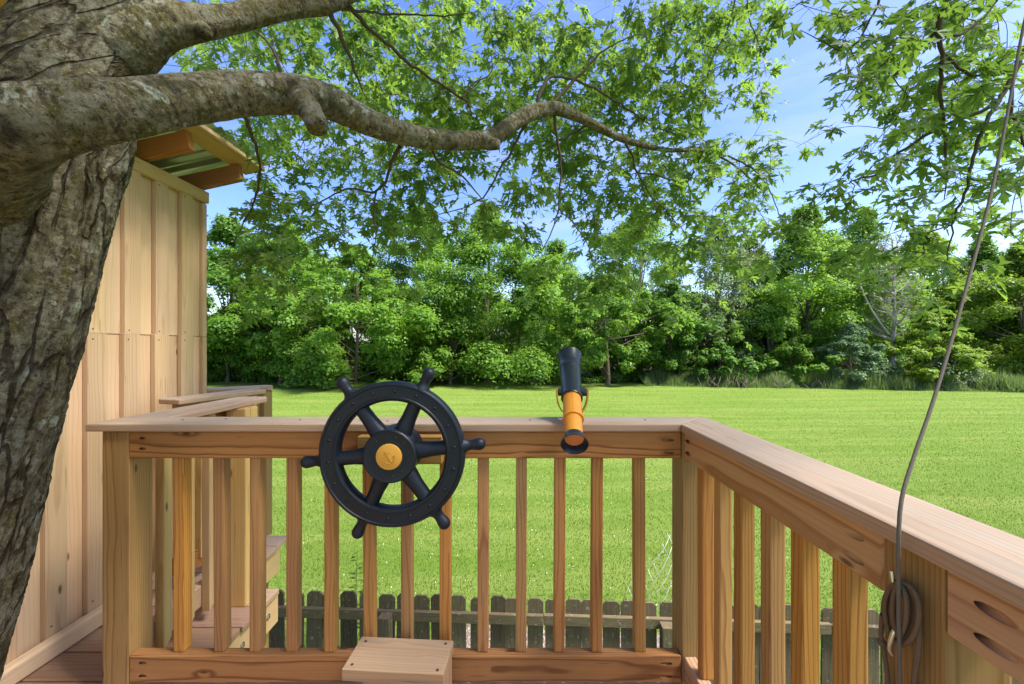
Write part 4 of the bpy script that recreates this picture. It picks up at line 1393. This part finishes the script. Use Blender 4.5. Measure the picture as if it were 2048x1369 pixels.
DENS = """
0 0 0 5 6 8 8 8 6 4 8 8 2 6 8 8
0 0 0 5 6 8 8 6 7 8 8 8 0 5 8 8
0 0 2 5 5 7 8 7 8 8 8 4 0 4 8 8
0 0 0 3 5 6 8 8 8 8 8 1 0 3 7 8
0 0 0 4 5 6 7 4 7 8 8 4 1 1 5 7
0 0 0 2 2 5 7 3 5 8 8 6 3 2 4 6
0 0 0 3 4 5 6 2 3 7 7 6 4 4 4 2
0 0 0 6 4 3 3 1 2 4 5 4 3 3 4 1
0 0 0 5 1 1 1 0 2 4 3 3 1 1 4 0
0 0 0 1 0 0 0 0 1 2 1 1 0 0 2 0
""".split('\n')[1:-1]
DENS = np.array([[float(v) for v in r.split()] for r in DENS])


def leaf_depth(px, py):
    if px > 1560:
        return random.uniform(1.35, 2.2)
    if px > 1000:
        return random.uniform(2.1, 3.6)
    return random.uniform(1.95, 3.5)


cl = []
for r in range(DENS.shape[0]):
    for c in range(16):
        d = DENS[r, c] / 9.0
        if d == 0:
            continue
        mz = 1.50 if c >= 12 else 2.65
        cnt = 13.0 * d * (mz / 2.3) ** 1.9
        cnt = int(cnt) + (random.random() < cnt % 1)
        for _ in range(cnt):
            px, py = (c + random.uniform(-.05, 1.05)) * 128, (r + random.uniform(-.05, 1.05)) * 64
            if px < 500 and py > 150:
                px = 500 + random.uniform(0, 60)
            cl.append((D(px, py, leaf_depth(px, py)), 1.0))
# a spread-out crown above and around the frame as well
for _ in range(740):
    p = Vector((random.uniform(-3.2, 3.6), random.uniform(-2.4, 4.6), Z(random.uniform(1.0, 3.9))))
    if p.y > 0.3:
        py = VY - (p.z - CAMZ) * F / p.y
        px = VX + p.x * F / p.y
        if py > -170 and -250 < px < 2300:
            continue
    if p.z < Z(1.3) and p.y < 0.6:
        continue
    if p.x < -1.3 and p.z < Z(1.5):
        continue
    cl.append((p, 1.35))
for _ in range(130):  # extra unseen clusters, added toward the sun to shade the deck
    q = Vector((random.uniform(-1.9, 1.2), random.uniform(-0.6, 2.6), Z(-0.4))) + SDIR * random.uniform(2.3, 5.0)
    if q.y > 0.3:
        py = VY - (q.z - CAMZ) * F / q.y
        px = VX + q.x * F / q.y
        if py > -170 and -250 < px < 2300:
            continue
    if q.z < Z(1.15):
        continue
    cl.append((q, 1.35))
NA = np.array([tuple(p) for p in NODES])
NR = list(NRAD)
order = sorted(range(len(cl)), key=lambda i: float(np.min(np.sum((NA - np.array(cl[i][0])) ** 2, 1))))
leaves = []          # (pos, tip dir, normal, size)
extra = [NA]
NAc = NA
for i in order:
    cpos, sc = cl[i]
    d2 = np.sum((NAc - np.array(cpos)) ** 2, 1)
    j = int(np.argmin(d2))
    st_ = Vector(NAc[j])
    v = cpos - st_
    dist = v.length
    if dist > 1.6:
        pass
    mid = st_ + v * 0.5 + Vector((random.gauss(0, .06), random.gauss(0, .06), 0.10 * dist + random.gauss(0, .03))) * min(1.0, dist * 1.5)
    r0 = min(NR[j] * 0.8, 0.0022 + 0.0028 * dist)
    r0 = max(r0, 0.0017)
    Pq, Rq = catmull([st_, mid, cpos], [r0, r0 * .8, 0.0014], max(0.05, dist / 7))
    end_dir = (Pq[-1] - Pq[-2]).normalized()
    tail = cpos + (end_dir * 0.6 + Vector((random.gauss(0, .4), random.gauss(0, .4), -0.45))) * random.uniform(.08, .17)
    Pq2 = Pq + [cpos.lerp(tail, .5), tail]
    twigs.add(Pq2, Rq + [0.0012, 0.0009], 4)
    new = Pq[1:]
    NAc = np.vstack([NAc, np.array([tuple(p) for p in new])])
    NR += Rq[1:]
    # opposite leaves on long stalks round the last stretch of the twig
    nl = random.randint(10, 15)
    L2 = Pq[-3:] + [cpos.lerp(tail, .5), tail]
    for q in range(nl):
        f = random.random() ** 0.8 * (len(L2) - 1.001)
        a = L2[int(f)].lerp(L2[int(f) + 1], f % 1)
        ang = random.uniform(0, 6.283)
        out = Vector((math.cos(ang), math.sin(ang), random.uniform(-.55, .35))).normalized()
        pl = random.uniform(.03, .085)
        base = a + out * pl
        tipd = (out + Vector((0, 0, -random.uniform(.0, .95))) + Vector((random.gauss(0, .25),) * 1 + (random.gauss(0, .25), 0))).normalized()
        nrm = Vector((random.gauss(0, .45), random.gauss(0, .45) - .1, 1.0)).normalized()
        nrm = (nrm - tipd * nrm.dot(tipd)).normalized()
        leaves.append((base, tipd, nrm, random.uniform(.042, .083) * (1.0 if sc == 1.0 else 1.75), a))
o = obj('twigs', twigs.mesh('twigs'), M_TWIG, mt)
o['kind'] = 'stuff'

HALF = [(0.0, 0.012), (-0.03, 0.10), (-0.10, 0.30), (0.05, 0.21), (0.15, 0.085), (0.27, 0.22), (0.27, 0.37), (0.38, 0.40), (0.57, 0.63), (0.53, 0.44), (0.63, 0.38), (0.47, 0.23), (0.40, 0.065), (0.55, 0.10), (0.64, 0.23), (0.70, 0.12), (0.83, 0.13), (0.85, 0.06), (1.0, 0.0)]
HALF_LO = [(0.0, 0.02), (-0.08, 0.30), (0.15, 0.09), (0.33, 0.38), (0.56, 0.62), (0.54, 0.38), (0.41, 0.07), (0.64, 0.21), (0.76, 0.11), (1.0, 0.0)]


def leaf_shape(half):
    pts = half + [(x, -y) for x, y in half[-2::-1]]
    V = [(0.34, 0.0)] + pts
    n = len(pts)
    Fc = [(0, 1 + (i + 1) % n, 1 + i) for i in range(n)]
    V3 = []
    for x, y in V:
        z = 0.16 * abs(y) - 0.16 * x * x - 0.20 * y * y
        V3.append((x - 0.0, y, z))
    return np.array(V3, np.float32), np.array(Fc, np.int32)


def leaf_frames(lv):
    Pp = np.array([tuple(l[0]) for l in lv], np.float32)
    T = np.array([tuple(l[1]) for l in lv], np.float32)
    N = np.array([tuple(l[2]) for l in lv], np.float32)
    S = np.array([l[3] for l in lv], np.float32)
    B = np.cross(N, T)
    return Pp, T, B, N, S


# the largest leaves in the picture are pieces of their own
def pix(l):
    p = l[0]
    if p.y < 0.4:
        return -1
    px, py = VX + p.x * F / p.y, VY - (p.z - CAMZ) * F / p.y
    if not (-20 < px < 2068 and -20 < py < 1369):
        return -1
    return l[3] / p.y * abs(Vector(l[2]).dot(p.normalized()) * .7 + .5)


rank = sorted(range(len(leaves)), key=lambda i: -pix(leaves[i]))
big = set(rank[:300])
V0, F0 = leaf_shape(HALF)
variants = []
for k in range(5):
    Vk = V0.copy()
    Vk[:, 2] += (RNG.uniform(-.12, .12) * Vk[:, 1] + RNG.uniform(-.1, .1) * Vk[:, 0] ** 2 + 0.03 * np.sin(Vk[:, 0] * 9 + k) + 0.03 * np.sin(Vk[:, 1] * 11 + k * 2)).astype(np.float32)
    me = np_mesh('leaf', Vk, F0)
    set_attr(me, 'tint', np.full(len(Vk), 0.15 + 0.17 * k))
    me.materials.append(M_MAPLE)
    variants.append(me)
for i in rank[:300]:
    p, t, nn, s, a = leaves[i]
    b = nn.cross(t)
    M = Matrix((t * s, b * s, nn * s)).transposed().to_4x4()
    M.translation = p
    put(bpy.data.objects.new('leaf', variants[i % 5]), M, mt)
rest = [leaves[i] for i in rank[300:]]
hi_n = 3800


def join_leaves(lv, half):
    V1, F1 = leaf_shape(half)
    Pp, T, B, N, S = leaf_frames(lv)
    n, m = len(lv), len(V1)
    cur = RNG.uniform(-.14, .14, (n, 1, 1)).astype(np.float32)
    dr = RNG.uniform(-.30, .12, (n, 1, 1)).astype(np.float32)
    fo = RNG.uniform(-.10, .28, (n, 1, 1)).astype(np.float32)
    zz = V1[None, :, 2:3] + cur * V1[None, :, 1:2] + dr * V1[None, :, 0:1] ** 2 + fo * np.abs(V1[None, :, 1:2])
    V = Pp[:, None] + S[:, None, None] * (V1[None, :, 0:1] * T[:, None] + V1[None, :, 1:2] * B[:, None] + zz * N[:, None])
    Fc = (F1[None] + (np.arange(n) * m)[:, None, None]).reshape(-1, 3)
    return V.reshape(-1, 3), Fc, np.repeat(RNG.uniform(0, 1, n), m)


Va, Fa, ta = join_leaves(rest[:hi_n], HALF)
Vb, Fb, tb_ = join_leaves(rest[hi_n:], HALF_LO)
me = np_mesh('foliage', np.vstack([Va, Vb]), np.vstack([Fa, Fb + len(Va)]))
set_attr(me, 'tint', np.concatenate([ta, tb_]))
o = obj('foliage', me, M_MAPLE, mt)
o['kind'] = 'stuff'
# leaf stalks
tb = Tubes()
for i in rank[:4200]:
    p, t, nn, s, a = leaves[i]
    tb.add([a, a.lerp(p, .5) + Vector((0, 0, .004)), p], [0.0008, 0.0007, 0.0006], 3)
o = obj('leaf_stalks', tb.mesh('leaf_stalks'), FOL['olive'], mt)
o['kind'] = 'stuff'
print('maple leaves', len(leaves))

# ---------------------------------------------------------------- tree line


def leaf_cloud(cent, rad, per, size, flat=0.78, up=0.6):
    """leaf-sized faces on the outer shells of many clumps"""
    cent, rad = np.asarray(cent, np.float32), np.asarray(rad, np.float32)
    k = np.repeat(np.arange(len(cent)), np.maximum(8, (2.2 * per * (rad / rad.mean()) ** 2).astype(int)))
    n = len(k)
    d = RNG.normal(0, 1, (n, 3))
    d /= np.linalg.norm(d, axis=1, keepdims=True)
    flip = (d[:, 2] < -0.25) & (RNG.uniform(0, 1, n) < 0.75)
    d[flip, 2] *= -1
    sh = RNG.uniform(0.45, 1.0, n) ** 0.6 * np.where(RNG.uniform(0, 1, n) < .18, RNG.uniform(1.0, 1.55, n), 1.0)
    lump = 1 + 0.16 * np.sin(d[:, 0] * 5 + k) * np.sin(d[:, 1] * 5 + k * 2) + 0.1 * np.sin(d[:, 2] * 9 + k)
    p = cent[k] + d * (rad[k] * sh * lump)[:, None] * np.array([1, 1, flat])
    nrm = d + np.array([0, 0, up]) + RNG.normal(0, 0.42, (n, 3))
    nrm /= np.linalg.norm(nrm, axis=1, keepdims=True)
    t = np.cross(nrm, RNG.normal(0, 1, (n, 3)))
    t /= np.linalg.norm(t, axis=1, keepdims=True)
    b = np.cross(nrm, t)
    s = size * RNG.uniform(.65, 1.25, n)
    a = t * (s * 0.5)[:, None]
    w = b * (s * 0.30)[:, None]
    drop = -nrm * (s * 0.10)[:, None]
    V = np.stack([p - a + drop, p + w - a * .1, p + a + drop, p - w - a * .1], 1)
    tint = np.clip(RNG.uniform(0, 1, n) * 0.6 + 0.4 * RNG.uniform(0, 1, len(cent))[k], 0, 1)
    return V.reshape(-1, 3), np.arange(4 * n).reshape(-1, 4), np.repeat(tint, 4)


def crown_clumps(x, y, z0, z1, rx, n, bottom=0.6, ry=None, power=1.0):
    """clump centres filling an uneven crown: widest low down, ragged at the top"""
    ry = ry or rx * 0.85
    cent, rad = [], []
    H = z1 - z0
    for i in range(n):
        f = random.random() ** 0.85
        prof = (bottom + (1 - bottom) * min(1.0, f / 0.35)) if f < 0.35 else max(0.10, (1 - ((f - 0.35) / 0.65) ** 1.7)) ** power
        a = random.uniform(0, 6.283)
        q = math.sqrt(random.uniform(0.25, 1.0))
        R = max(0.5, H * 0.085 * random.uniform(.55, 1.5)) * (1.0 - 0.35 * f)
        wob = 1 + 0.22 * math.sin(a * 3 + x) + 0.15 * math.sin(f * 9 + x * 2)
        cx, cy = x + math.cos(a) * q * max(0.1, rx * prof * wob - R * .6), y + math.sin(a) * q * max(.1, ry * prof * wob - R * .6)
        cent.append((cx, cy, z0 + R * .5 + f * (H - R)))
        rad.append(R)
    return cent, rad


def far_tree(name, px, Y, top, half, label, mat, leaf=0.26, n=60, per=150, z0=0.6, cat='tree', bottom=0.7, group='trees along the lawn edge', trunk_r=0.16, power=1.0, lean=0.0, flat=.80):
    x = (px - VX) * Y / F
    H = CAMZ + (VY - top + 14) * Y / F
    rx = half * Y / F
    t = thing(name, label, cat, (x, Y, 0), group)
    cent, rad = crown_clumps(x, Y, z0 * 0.7, H, rx * 1.10, int(n * 1.95), bottom, None, power)
    V, Fc, ti = leaf_cloud(cent, rad, per, leaf, flat)
    me = np_mesh('crown', V, Fc)
    set_attr(me, 'tint', ti)
    c = obj('crown', me, mat, t)
    tb2 = Tubes()
    P = [Vector((x, Y, -0.05)), Vector((x + .05, Y, 0.4)), Vector((x + random.uniform(-.2, .2), Y, H * .3)), Vector((x + random.uniform(-.4, .4), Y + .1, H * .6)), Vector((x, Y, H * .92))]
    Pq, Rq = catmull(P, [trunk_r * 1.35, trunk_r, trunk_r * .8, trunk_r * .5, 0.02], 0.5)
    tb2.add(Pq, Rq, 10)
    obj('trunk', tb2.mesh('trunk'), M_FARBARK, t)
    tb2 = Tubes()
    for q in random.sample(range(len(cent)), min(len(cent), 16)):
        e = Vector(cent[q])
        zb = max(0.5, e.z * random.uniform(.45, .75))
        f = min(len(Pq) - 1, int(zb / H * len(Pq)))
        s0 = Pq[f]
        m_ = s0.lerp(e, .5) + Vector((0, 0, .15 * (e - s0).length * random.uniform(-.3, 1)))
        Pz, Rz_ = catmull([s0, m_, e], [Rq[f] * .55, Rq[f] * .35, 0.012], 0.6)
        tb2.add(Pz, Rz_, 6)
    lm = obj('limbs', tb2.mesh('limbs'), M_FARBARK, t)
    return t


T_ = far_tree
T_('maple_sapling', 150, 36, 430, 170, 'dense green tree at the lawn edge hidden behind the playhouse', FOL['mid'], n=40)
T_('broadleaf_tree', 330, 37, 445, 150, 'green tree at the lawn edge partly behind the playhouse corner', FOL['deep'], n=55, z0=.9)
T_('broadleaf_tree', 455, 37.5, 452, 125, 'dark green tree just beyond the playhouse corner', FOL['deep'], n=62, z0=1.2, per=170)
T_('broadleaf_tree', 575, 39, 462, 120, 'tall green tree rising behind the ship wheel tree, small sky gaps in its top', FOL['mid'], n=58, z0=2.2)
T_('maple_tree', 710, 35.5, 505, 190, 'broad bright green tree with low skirts, straight above the ship wheel', FOL['mid'], n=92, per=190, z0=-0.1, bottom=.95, leaf=.25)
T_('leafy_bush', 655, 31.8, 722, 50, 'low bright green bush spilling onto the lawn above the wheel handle', FOL['mid'], n=16, per=170, z0=0.0, cat='bush', group='bushes at the lawn edge', trunk_r=.04, leaf=.2)
T_('broadleaf_tree', 560, 35.5, 560, 110, 'lower leafy tree standing in front of the dark trees near the playhouse', FOL['mid'], n=48, per=170, z0=.5, bottom=.8)
T_('broadleaf_tree', 840, 42, 432, 120, 'tall tree with ragged top behind the wheel, between two brighter trees', FOL['mid'], n=52, z0=3)
T_('maple_tree', 975, 36.5, 432, 155, 'tall bright green tree between the ship wheel and the telescope', FOL['mid'], n=98, per=180, z0=0.5, bottom=.85, leaf=.25)
T_('broadleaf_tree', 900, 35, 610, 80, 'small bright tree at the foot of the tall one beside the wheel', FOL['mid'], n=30, per=170, z0=.4, bottom=.9)
T_('thin_tree', 1115, 43, 492, 95, 'thin airy tree directly above the telescope', FOL['mid'], n=46, per=120, z0=2.5, leaf=.24, power=.8)
T_('maple_tree', 1215, 34.8, 560, 125, 'rounded tree with a bare lower trunk, just beyond the telescope', FOL['mid'], n=58, per=150, z0=1.9, bottom=.8, trunk_r=.21)
T_('broadleaf_tree', 1280, 43, 425, 130, 'tall tree behind the bare trunked round tree', FOL['mid'], n=58, z0=2)
T_('broadleaf_tree', 1345, 37.5, 580, 95, 'dark leafy tree between the round tree and the silvery tree', FOL['deep'], n=45, per=160, z0=.6)
T_('silver_tree', 1435, 39, 450, 90, 'pale silvery green tree in the middle of the tree line', FOL['silver'], n=56, per=130, z0=1.0, bottom=.75, leaf=.2)
T_('broadleaf_tree', 1500, 43.5, 488, 90, 'olive green tree behind the silvery tree', FOL['olive'], n=40, per=130, z0=2)
T_('maple_tree', 1612, 38.5, 430, 128, 'tall bright green tree beyond the slanting side railing', FOL['mid'], n=88, per=175, z0=0.7, bottom=.8, leaf=.25)
T_('broadleaf_tree', 1540, 36.5, 610, 85, 'lower leafy tree in front of the tall bright tree, over dry weeds', FOL['mid'], n=42, per=150, z0=.4)
T_('broadleaf_tree', 1725, 44, 432, 95, 'tall tree behind the grey half dead tree', FOL['mid'], n=52, per=140, z0=2)
T_('broadleaf_tree', 1850, 45, 462, 110, 'yellow green tree behind the hanging cord', FOL['lime'], n=52, per=140, z0=2)
T_('blue_bush', 1702, 33.2, 662, 68, 'blue green bush at the edge of the lawn', FOL['blue'], n=36, per=170, z0=0.0, cat='bush', bottom=.9, group='bushes at the lawn edge', trunk_r=.05, leaf=.17)
T_('yellow_bush', 1860, 33, 640, 95, 'large yellow green bush with long arching sprays behind the cord', FOL['lime'], n=52, per=190, z0=0.05, cat='bush', bottom=.95, group='bushes at the lawn edge', trunk_r=.06, leaf=.2, flat=.62)
T_('flowering_bush', 1905, 31.6, 712, 46, 'small pale bush with creamy white blossom by the yellow green bush', FOL['silver'], n=16, per=150, z0=0.0, cat='bush', group='bushes at the lawn edge', trunk_r=.03, leaf=.15)
T_('broadleaf_tree', 1965, 42, 492, 80, 'rounded tree between the cord and the edge of the wood', FOL['mid'], n=40, per=150, z0=2)
T_('lime_tree', 2045, 37, 498, 130, 'yellow green tree at the far end of the tree line past the cord', FOL['lime'], n=72, per=170, z0=.6, bottom=.8)
T_('broadleaf_tree', 2240, 38, 470, 150, 'green tree at the lawn edge beyond the photo side', FOL['mid'], n=42)
T_('broadleaf_tree', 1440, 34.5, 700, 60, 'low green thicket tree at the foot of the silvery tree', FOL['deep'], n=24, per=150, z0=.1, bottom=.9, trunk_r=.06)
T_('broadleaf_tree', 1590, 34.6, 690, 70, 'low green thicket tree beside the blue green bush', FOL['mid'], n=26, per=150, z0=.1, bottom=.9, trunk_r=.06)

# blossom on the pale bush
n = 260
x0 = (1905 - VX) * 31.4 / F
V, Fc = [], []
for _ in range(n):
    x, y, z = x0 + random.gauss(0, .75), 31.4 + random.uniform(-.9, .0), random.uniform(.3, 2.2)
    r = random.uniform(.03, .06)
    b = len(V)
    V += [(x - r, y, z), (x, y - r * .4, z + r), (x + r, y, z), (x, y - r * .4, z - r)]
    Fc.append((b, b + 1, b + 2, b + 3))
fb_ = [o for o in C.objects if o.name == 'flowering_bush'][0]
o = obj('blossom', np_mesh('blossom', V, Fc), M_FLOWER, fb_)
o['kind'] = 'stuff'

# half dead tree with grey branches
x, Y = (1783 - VX) * 34.2 / F, 34.2
dt = thing('dead_tree', 'half dead grey tree with bare twiggy branches and sparse leaves above the yellow green bush', 'tree', (x, Y, 0))
tb = Tubes()
H = CAMZ + (VY - 478) * Y / F
P, R = catmull([Vector((x, Y, 0)), Vector((x + .1, Y, 3)), Vector((x + .25, Y, 6)), Vector((x + .1, Y, H))], [.22, .17, .12, .02], .5)
tb.add(P, R, 9)
tips = []
for k in range(70):
    f = random.uniform(.35, .95)
    s0 = P[int(f * (len(P) - 1))]
    a = random.uniform(0, 6.28)
    ln = random.uniform(1.2, 3.4) * (1.15 - f * .6)
    e = s0 + Vector((math.cos(a), math.sin(a) * .6, random.uniform(.35, 1.1))) * ln
    m_ = s0.lerp(e, .5) + Vector((0, 0, -.12 * ln))
    Pz, Rz_ = catmull([s0, m_, e], [.062, .042, .016], .3)
    tb.add(Pz, Rz_, 5)
    for j in range(7):
        s1 = Pz[random.randrange(len(Pz) // 2, len(Pz))]
        e1 = s1 + Vector((random.gauss(0, .45), random.gauss(0, .3), random.uniform(-.1, .7)))
        tb.add([s1, s1.lerp(e1, .5) + Vector((0, 0, .05)), e1], [.022, .017, .009], 4)
        tips.append(e1)
obj('trunk', tb.mesh('trunk'), M_DEADBARK, dt)
cent = [(t.x, t.y, t.z) for t in random.sample(tips, 70)]
V, Fc, ti = leaf_cloud(cent, [0.35] * 70, 16, 0.17)
me = np_mesh('crown', V, Fc)
set_attr(me, 'tint', ti)
obj('crown', me, FOL['silver'], dt)
# one long bare limb leaning out of it
lb = Tubes()
Pz, Rz_ = catmull([Vector((x - .3, Y, 4.3)), Vector((x - 1.9, Y - .2, 6.4)), Vector((x - 2.9, Y - .3, 8.6)), Vector((x - 3.0, Y - .3, 11.0))], [.09, .07, .05, .02], .4)
lb.add(Pz, Rz_, 7)
obj('bare_limb', lb.mesh('bare_limb'), M_DEADBARK, dt)

# the wood behind
cent, rad = [], []
for i in range(950):
    y = random.uniform(44, 56)
    px = random.uniform(-250, 2350)
    x = (px - VX) * y / F
    topz = 10.2 + 2.2 * math.sin(px * .012) + 1.3 * math.sin(px * .041 + 1)
    cent.append((x, y, random.uniform(.6, topz)))
    rad.append(random.uniform(1.1, 2.1))
V, Fc, ti = leaf_cloud(cent, rad, 110, 0.42)
me = np_mesh('woodland', V, Fc)
set_attr(me, 'tint', ti)
o = obj('woodland', me, FOL['mid'])
tag(o, 'deep green wood closing the view behind the tree line', 'woodland', kind='stuff')
tb = Tubes()
for i in range(26):
    y = random.uniform(42, 50)
    px = random.uniform(380, 2100)
    x = (px - VX) * y / F
    h = random.uniform(8, 12)
    r = random.uniform(.07, .17)
    tb.add([Vector((x, y, 0)), Vector((x + random.uniform(-.4, .4), y, h * .5)), Vector((x + random.uniform(-.8, .8), y, h))], [r, r * .8, r * .3], 7)
o = obj('woodland_trunks', tb.mesh('woodland_trunks'), M_FARBARK, o)
o['kind'] = 'stuff'
V_ = [(-90, 37.4 + 1.0, 0.008), (-20, 37.6, 0.008), (0, 38.2, 0.008), (8, 37.6, 0.008), (20, 36.6, 0.008), (40, 34.5, 0.008), (110, 32, 0.008), (110, 95, 0.008), (-90, 95, 0.008)]
wf_ = np_mesh('woodland_floor', V_, [tuple(range(len(V_)))])
wf_ = obj('woodland_floor', wf_, simple_mat('leaf_litter', (0.035, 0.028, 0.016), (0.075, 0.070, 0.030), 1.5, 0.95, 0.05))
wf_['kind'] = 'structure'
wf_['label'] = 'dark leaf litter on the ground beneath the trees'
# shady undergrowth at the foot of the trees
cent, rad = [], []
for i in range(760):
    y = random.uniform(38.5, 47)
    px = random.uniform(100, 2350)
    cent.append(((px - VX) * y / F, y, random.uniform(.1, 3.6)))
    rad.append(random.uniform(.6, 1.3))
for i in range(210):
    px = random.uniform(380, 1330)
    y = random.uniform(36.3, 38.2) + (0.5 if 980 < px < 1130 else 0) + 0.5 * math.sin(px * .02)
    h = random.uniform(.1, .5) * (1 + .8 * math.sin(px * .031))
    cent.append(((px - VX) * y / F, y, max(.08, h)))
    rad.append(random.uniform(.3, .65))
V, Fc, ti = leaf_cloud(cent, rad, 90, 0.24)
me = np_mesh('undergrowth', V, Fc)
set_attr(me, 'tint', ti)
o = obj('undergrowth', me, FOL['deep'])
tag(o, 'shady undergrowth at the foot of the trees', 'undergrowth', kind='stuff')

# unmown verge
n = 70000
px = RNG.uniform(1290, 2250, n)
edge = 33.6 - 4.6 * np.clip((px - 1290) / 760, 0, 1.2)
ys = edge + RNG.uniform(0, 1, n) ** 0.8 * 4.5
xs = (px - VX) * ys / F
hh = RNG.uniform(.2, 1.5, n) ** 1.2 * (0.45 + 0.6 * np.abs(np.sin(xs * 1.1) * np.sin(xs * .37 + 1))) * np.clip((ys - edge - .5 * np.sin(xs * 1.7) - .4 * np.sin(xs * .6)) * .8 + .25, 0.06, 1.15)
g = blades('tall_weeds', xs, ys, hh, np.full(n, .08), 0.4, M_WEED)
tag(g, 'unmown weedy verge between the lawn and the trees', 'weeds', kind='stuff')
tb = Tubes()
for (cpx, spread, cnt, hmax) in ((1475, 26, 40, 1.5), (1565, 20, 22, 1.7), (2005, 34, 60, 1.6), (1640, 14, 14, 1.2), (1440, 18, 18, 1.2)):
    for _ in range(cnt):
        p_ = random.gauss(cpx, spread)
        y = random.uniform(31.0, 33.2) - (0.9 if cpx > 1900 else 0)
        x = (p_ - VX) * y / F
        h = random.uniform(.3, 0.8) * hmax
        if random.random() < .45:
            continue
        e = Vector((x + random.gauss(0, .45), y, h))
        tb.add([Vector((x, y, 0)), Vector((x, y, 0)).lerp(e, .5) + Vector((random.gauss(0, .08), 0, 0)), e], [.016, .012, .007], 4)
o = obj('dry_stalks', tb.mesh('dry_stalks'), M_DRY)
tag(o, 'pale dry stalks and brush standing in the verge', 'dry stalks', kind='stuff')

# blue folding chair under the trees and the bare trunk beside it
cx_, cyy = (1050 - VX) * 37.3 / F, 37.3
ch = thing('camp_chair', 'small blue folding chair in the shade under the trees', 'chair', (cx_, cyy, 0))
timber('seat', (cx_ - .25, cyy, .42), (cx_ + .25, cyy, .40), .48, .03, (0, 0, 1), M_BLUE, ch, .01)
timber('backrest', (cx_ - .25, cyy + .22, .42), (cx_ - .25, cyy + .34, .98), .5, .03, (0, -1, 0), M_BLUE, ch, .01)
for sx_ in (-.25, .25):
    for sy_ in (-.22, .22):
        timber('leg', (cx_ + sx_, cyy + sy_, 0), (cx_ + sx_ * .9, cyy - sy_ * .6, .62), .03, .03, (0, 1, 0), M_STEEL, ch, .004)
    timber('armrest', (cx_ + sx_, cyy - .25, .62), (cx_ + sx_, cyy + .27, .64), .05, .025, (0, 0, 1), M_BLUE, ch, .006)
x = (1040 - VX) * 37.6 / F
tt = thing('bare_trunk_tree', 'slim tree trunk beside the blue folding chair', 'tree', (x, 37.6, 0), 'trees along the lawn edge')
tb = Tubes()
P, R = catmull([Vector((x, 37.6, 0)), Vector((x - .1, 37.6, 3)), Vector((x + .1, 37.8, 7))], [.15, .12, .05], .5)
tb.add(P, R, 9)
obj('trunk', tb.mesh('trunk'), M_FARBARK, tt)
cent, rad = crown_clumps(x, 38.2, 3.2, 8.5, 1.8, 16)
V, Fc, ti = leaf_cloud(cent, rad, 110, 0.24)
me = np_mesh('crown', V, Fc)
set_attr(me, 'tint', ti)
obj('crown', me, FOL['mid'], tt)
tb = Tubes()
for _ in range(45):
    x = (random.gauss(1075, 16) - VX) * 37 / F
    y = random.uniform(36.9, 37.6)
    a = random.uniform(0, 3.14)
    p = Vector((x, y, random.uniform(.03, .3)))
    tb.add([p, p + Vector((math.cos(a) * .6, math.sin(a) * .4, random.uniform(-.05, .12)))], [.03, .015], 5)
bpile = obj('brush_pile', tb.mesh('brush_pile'), M_DEADBARK)
tag(bpile, 'low pile of cut branches on the ground by the blue chair', 'brush pile')
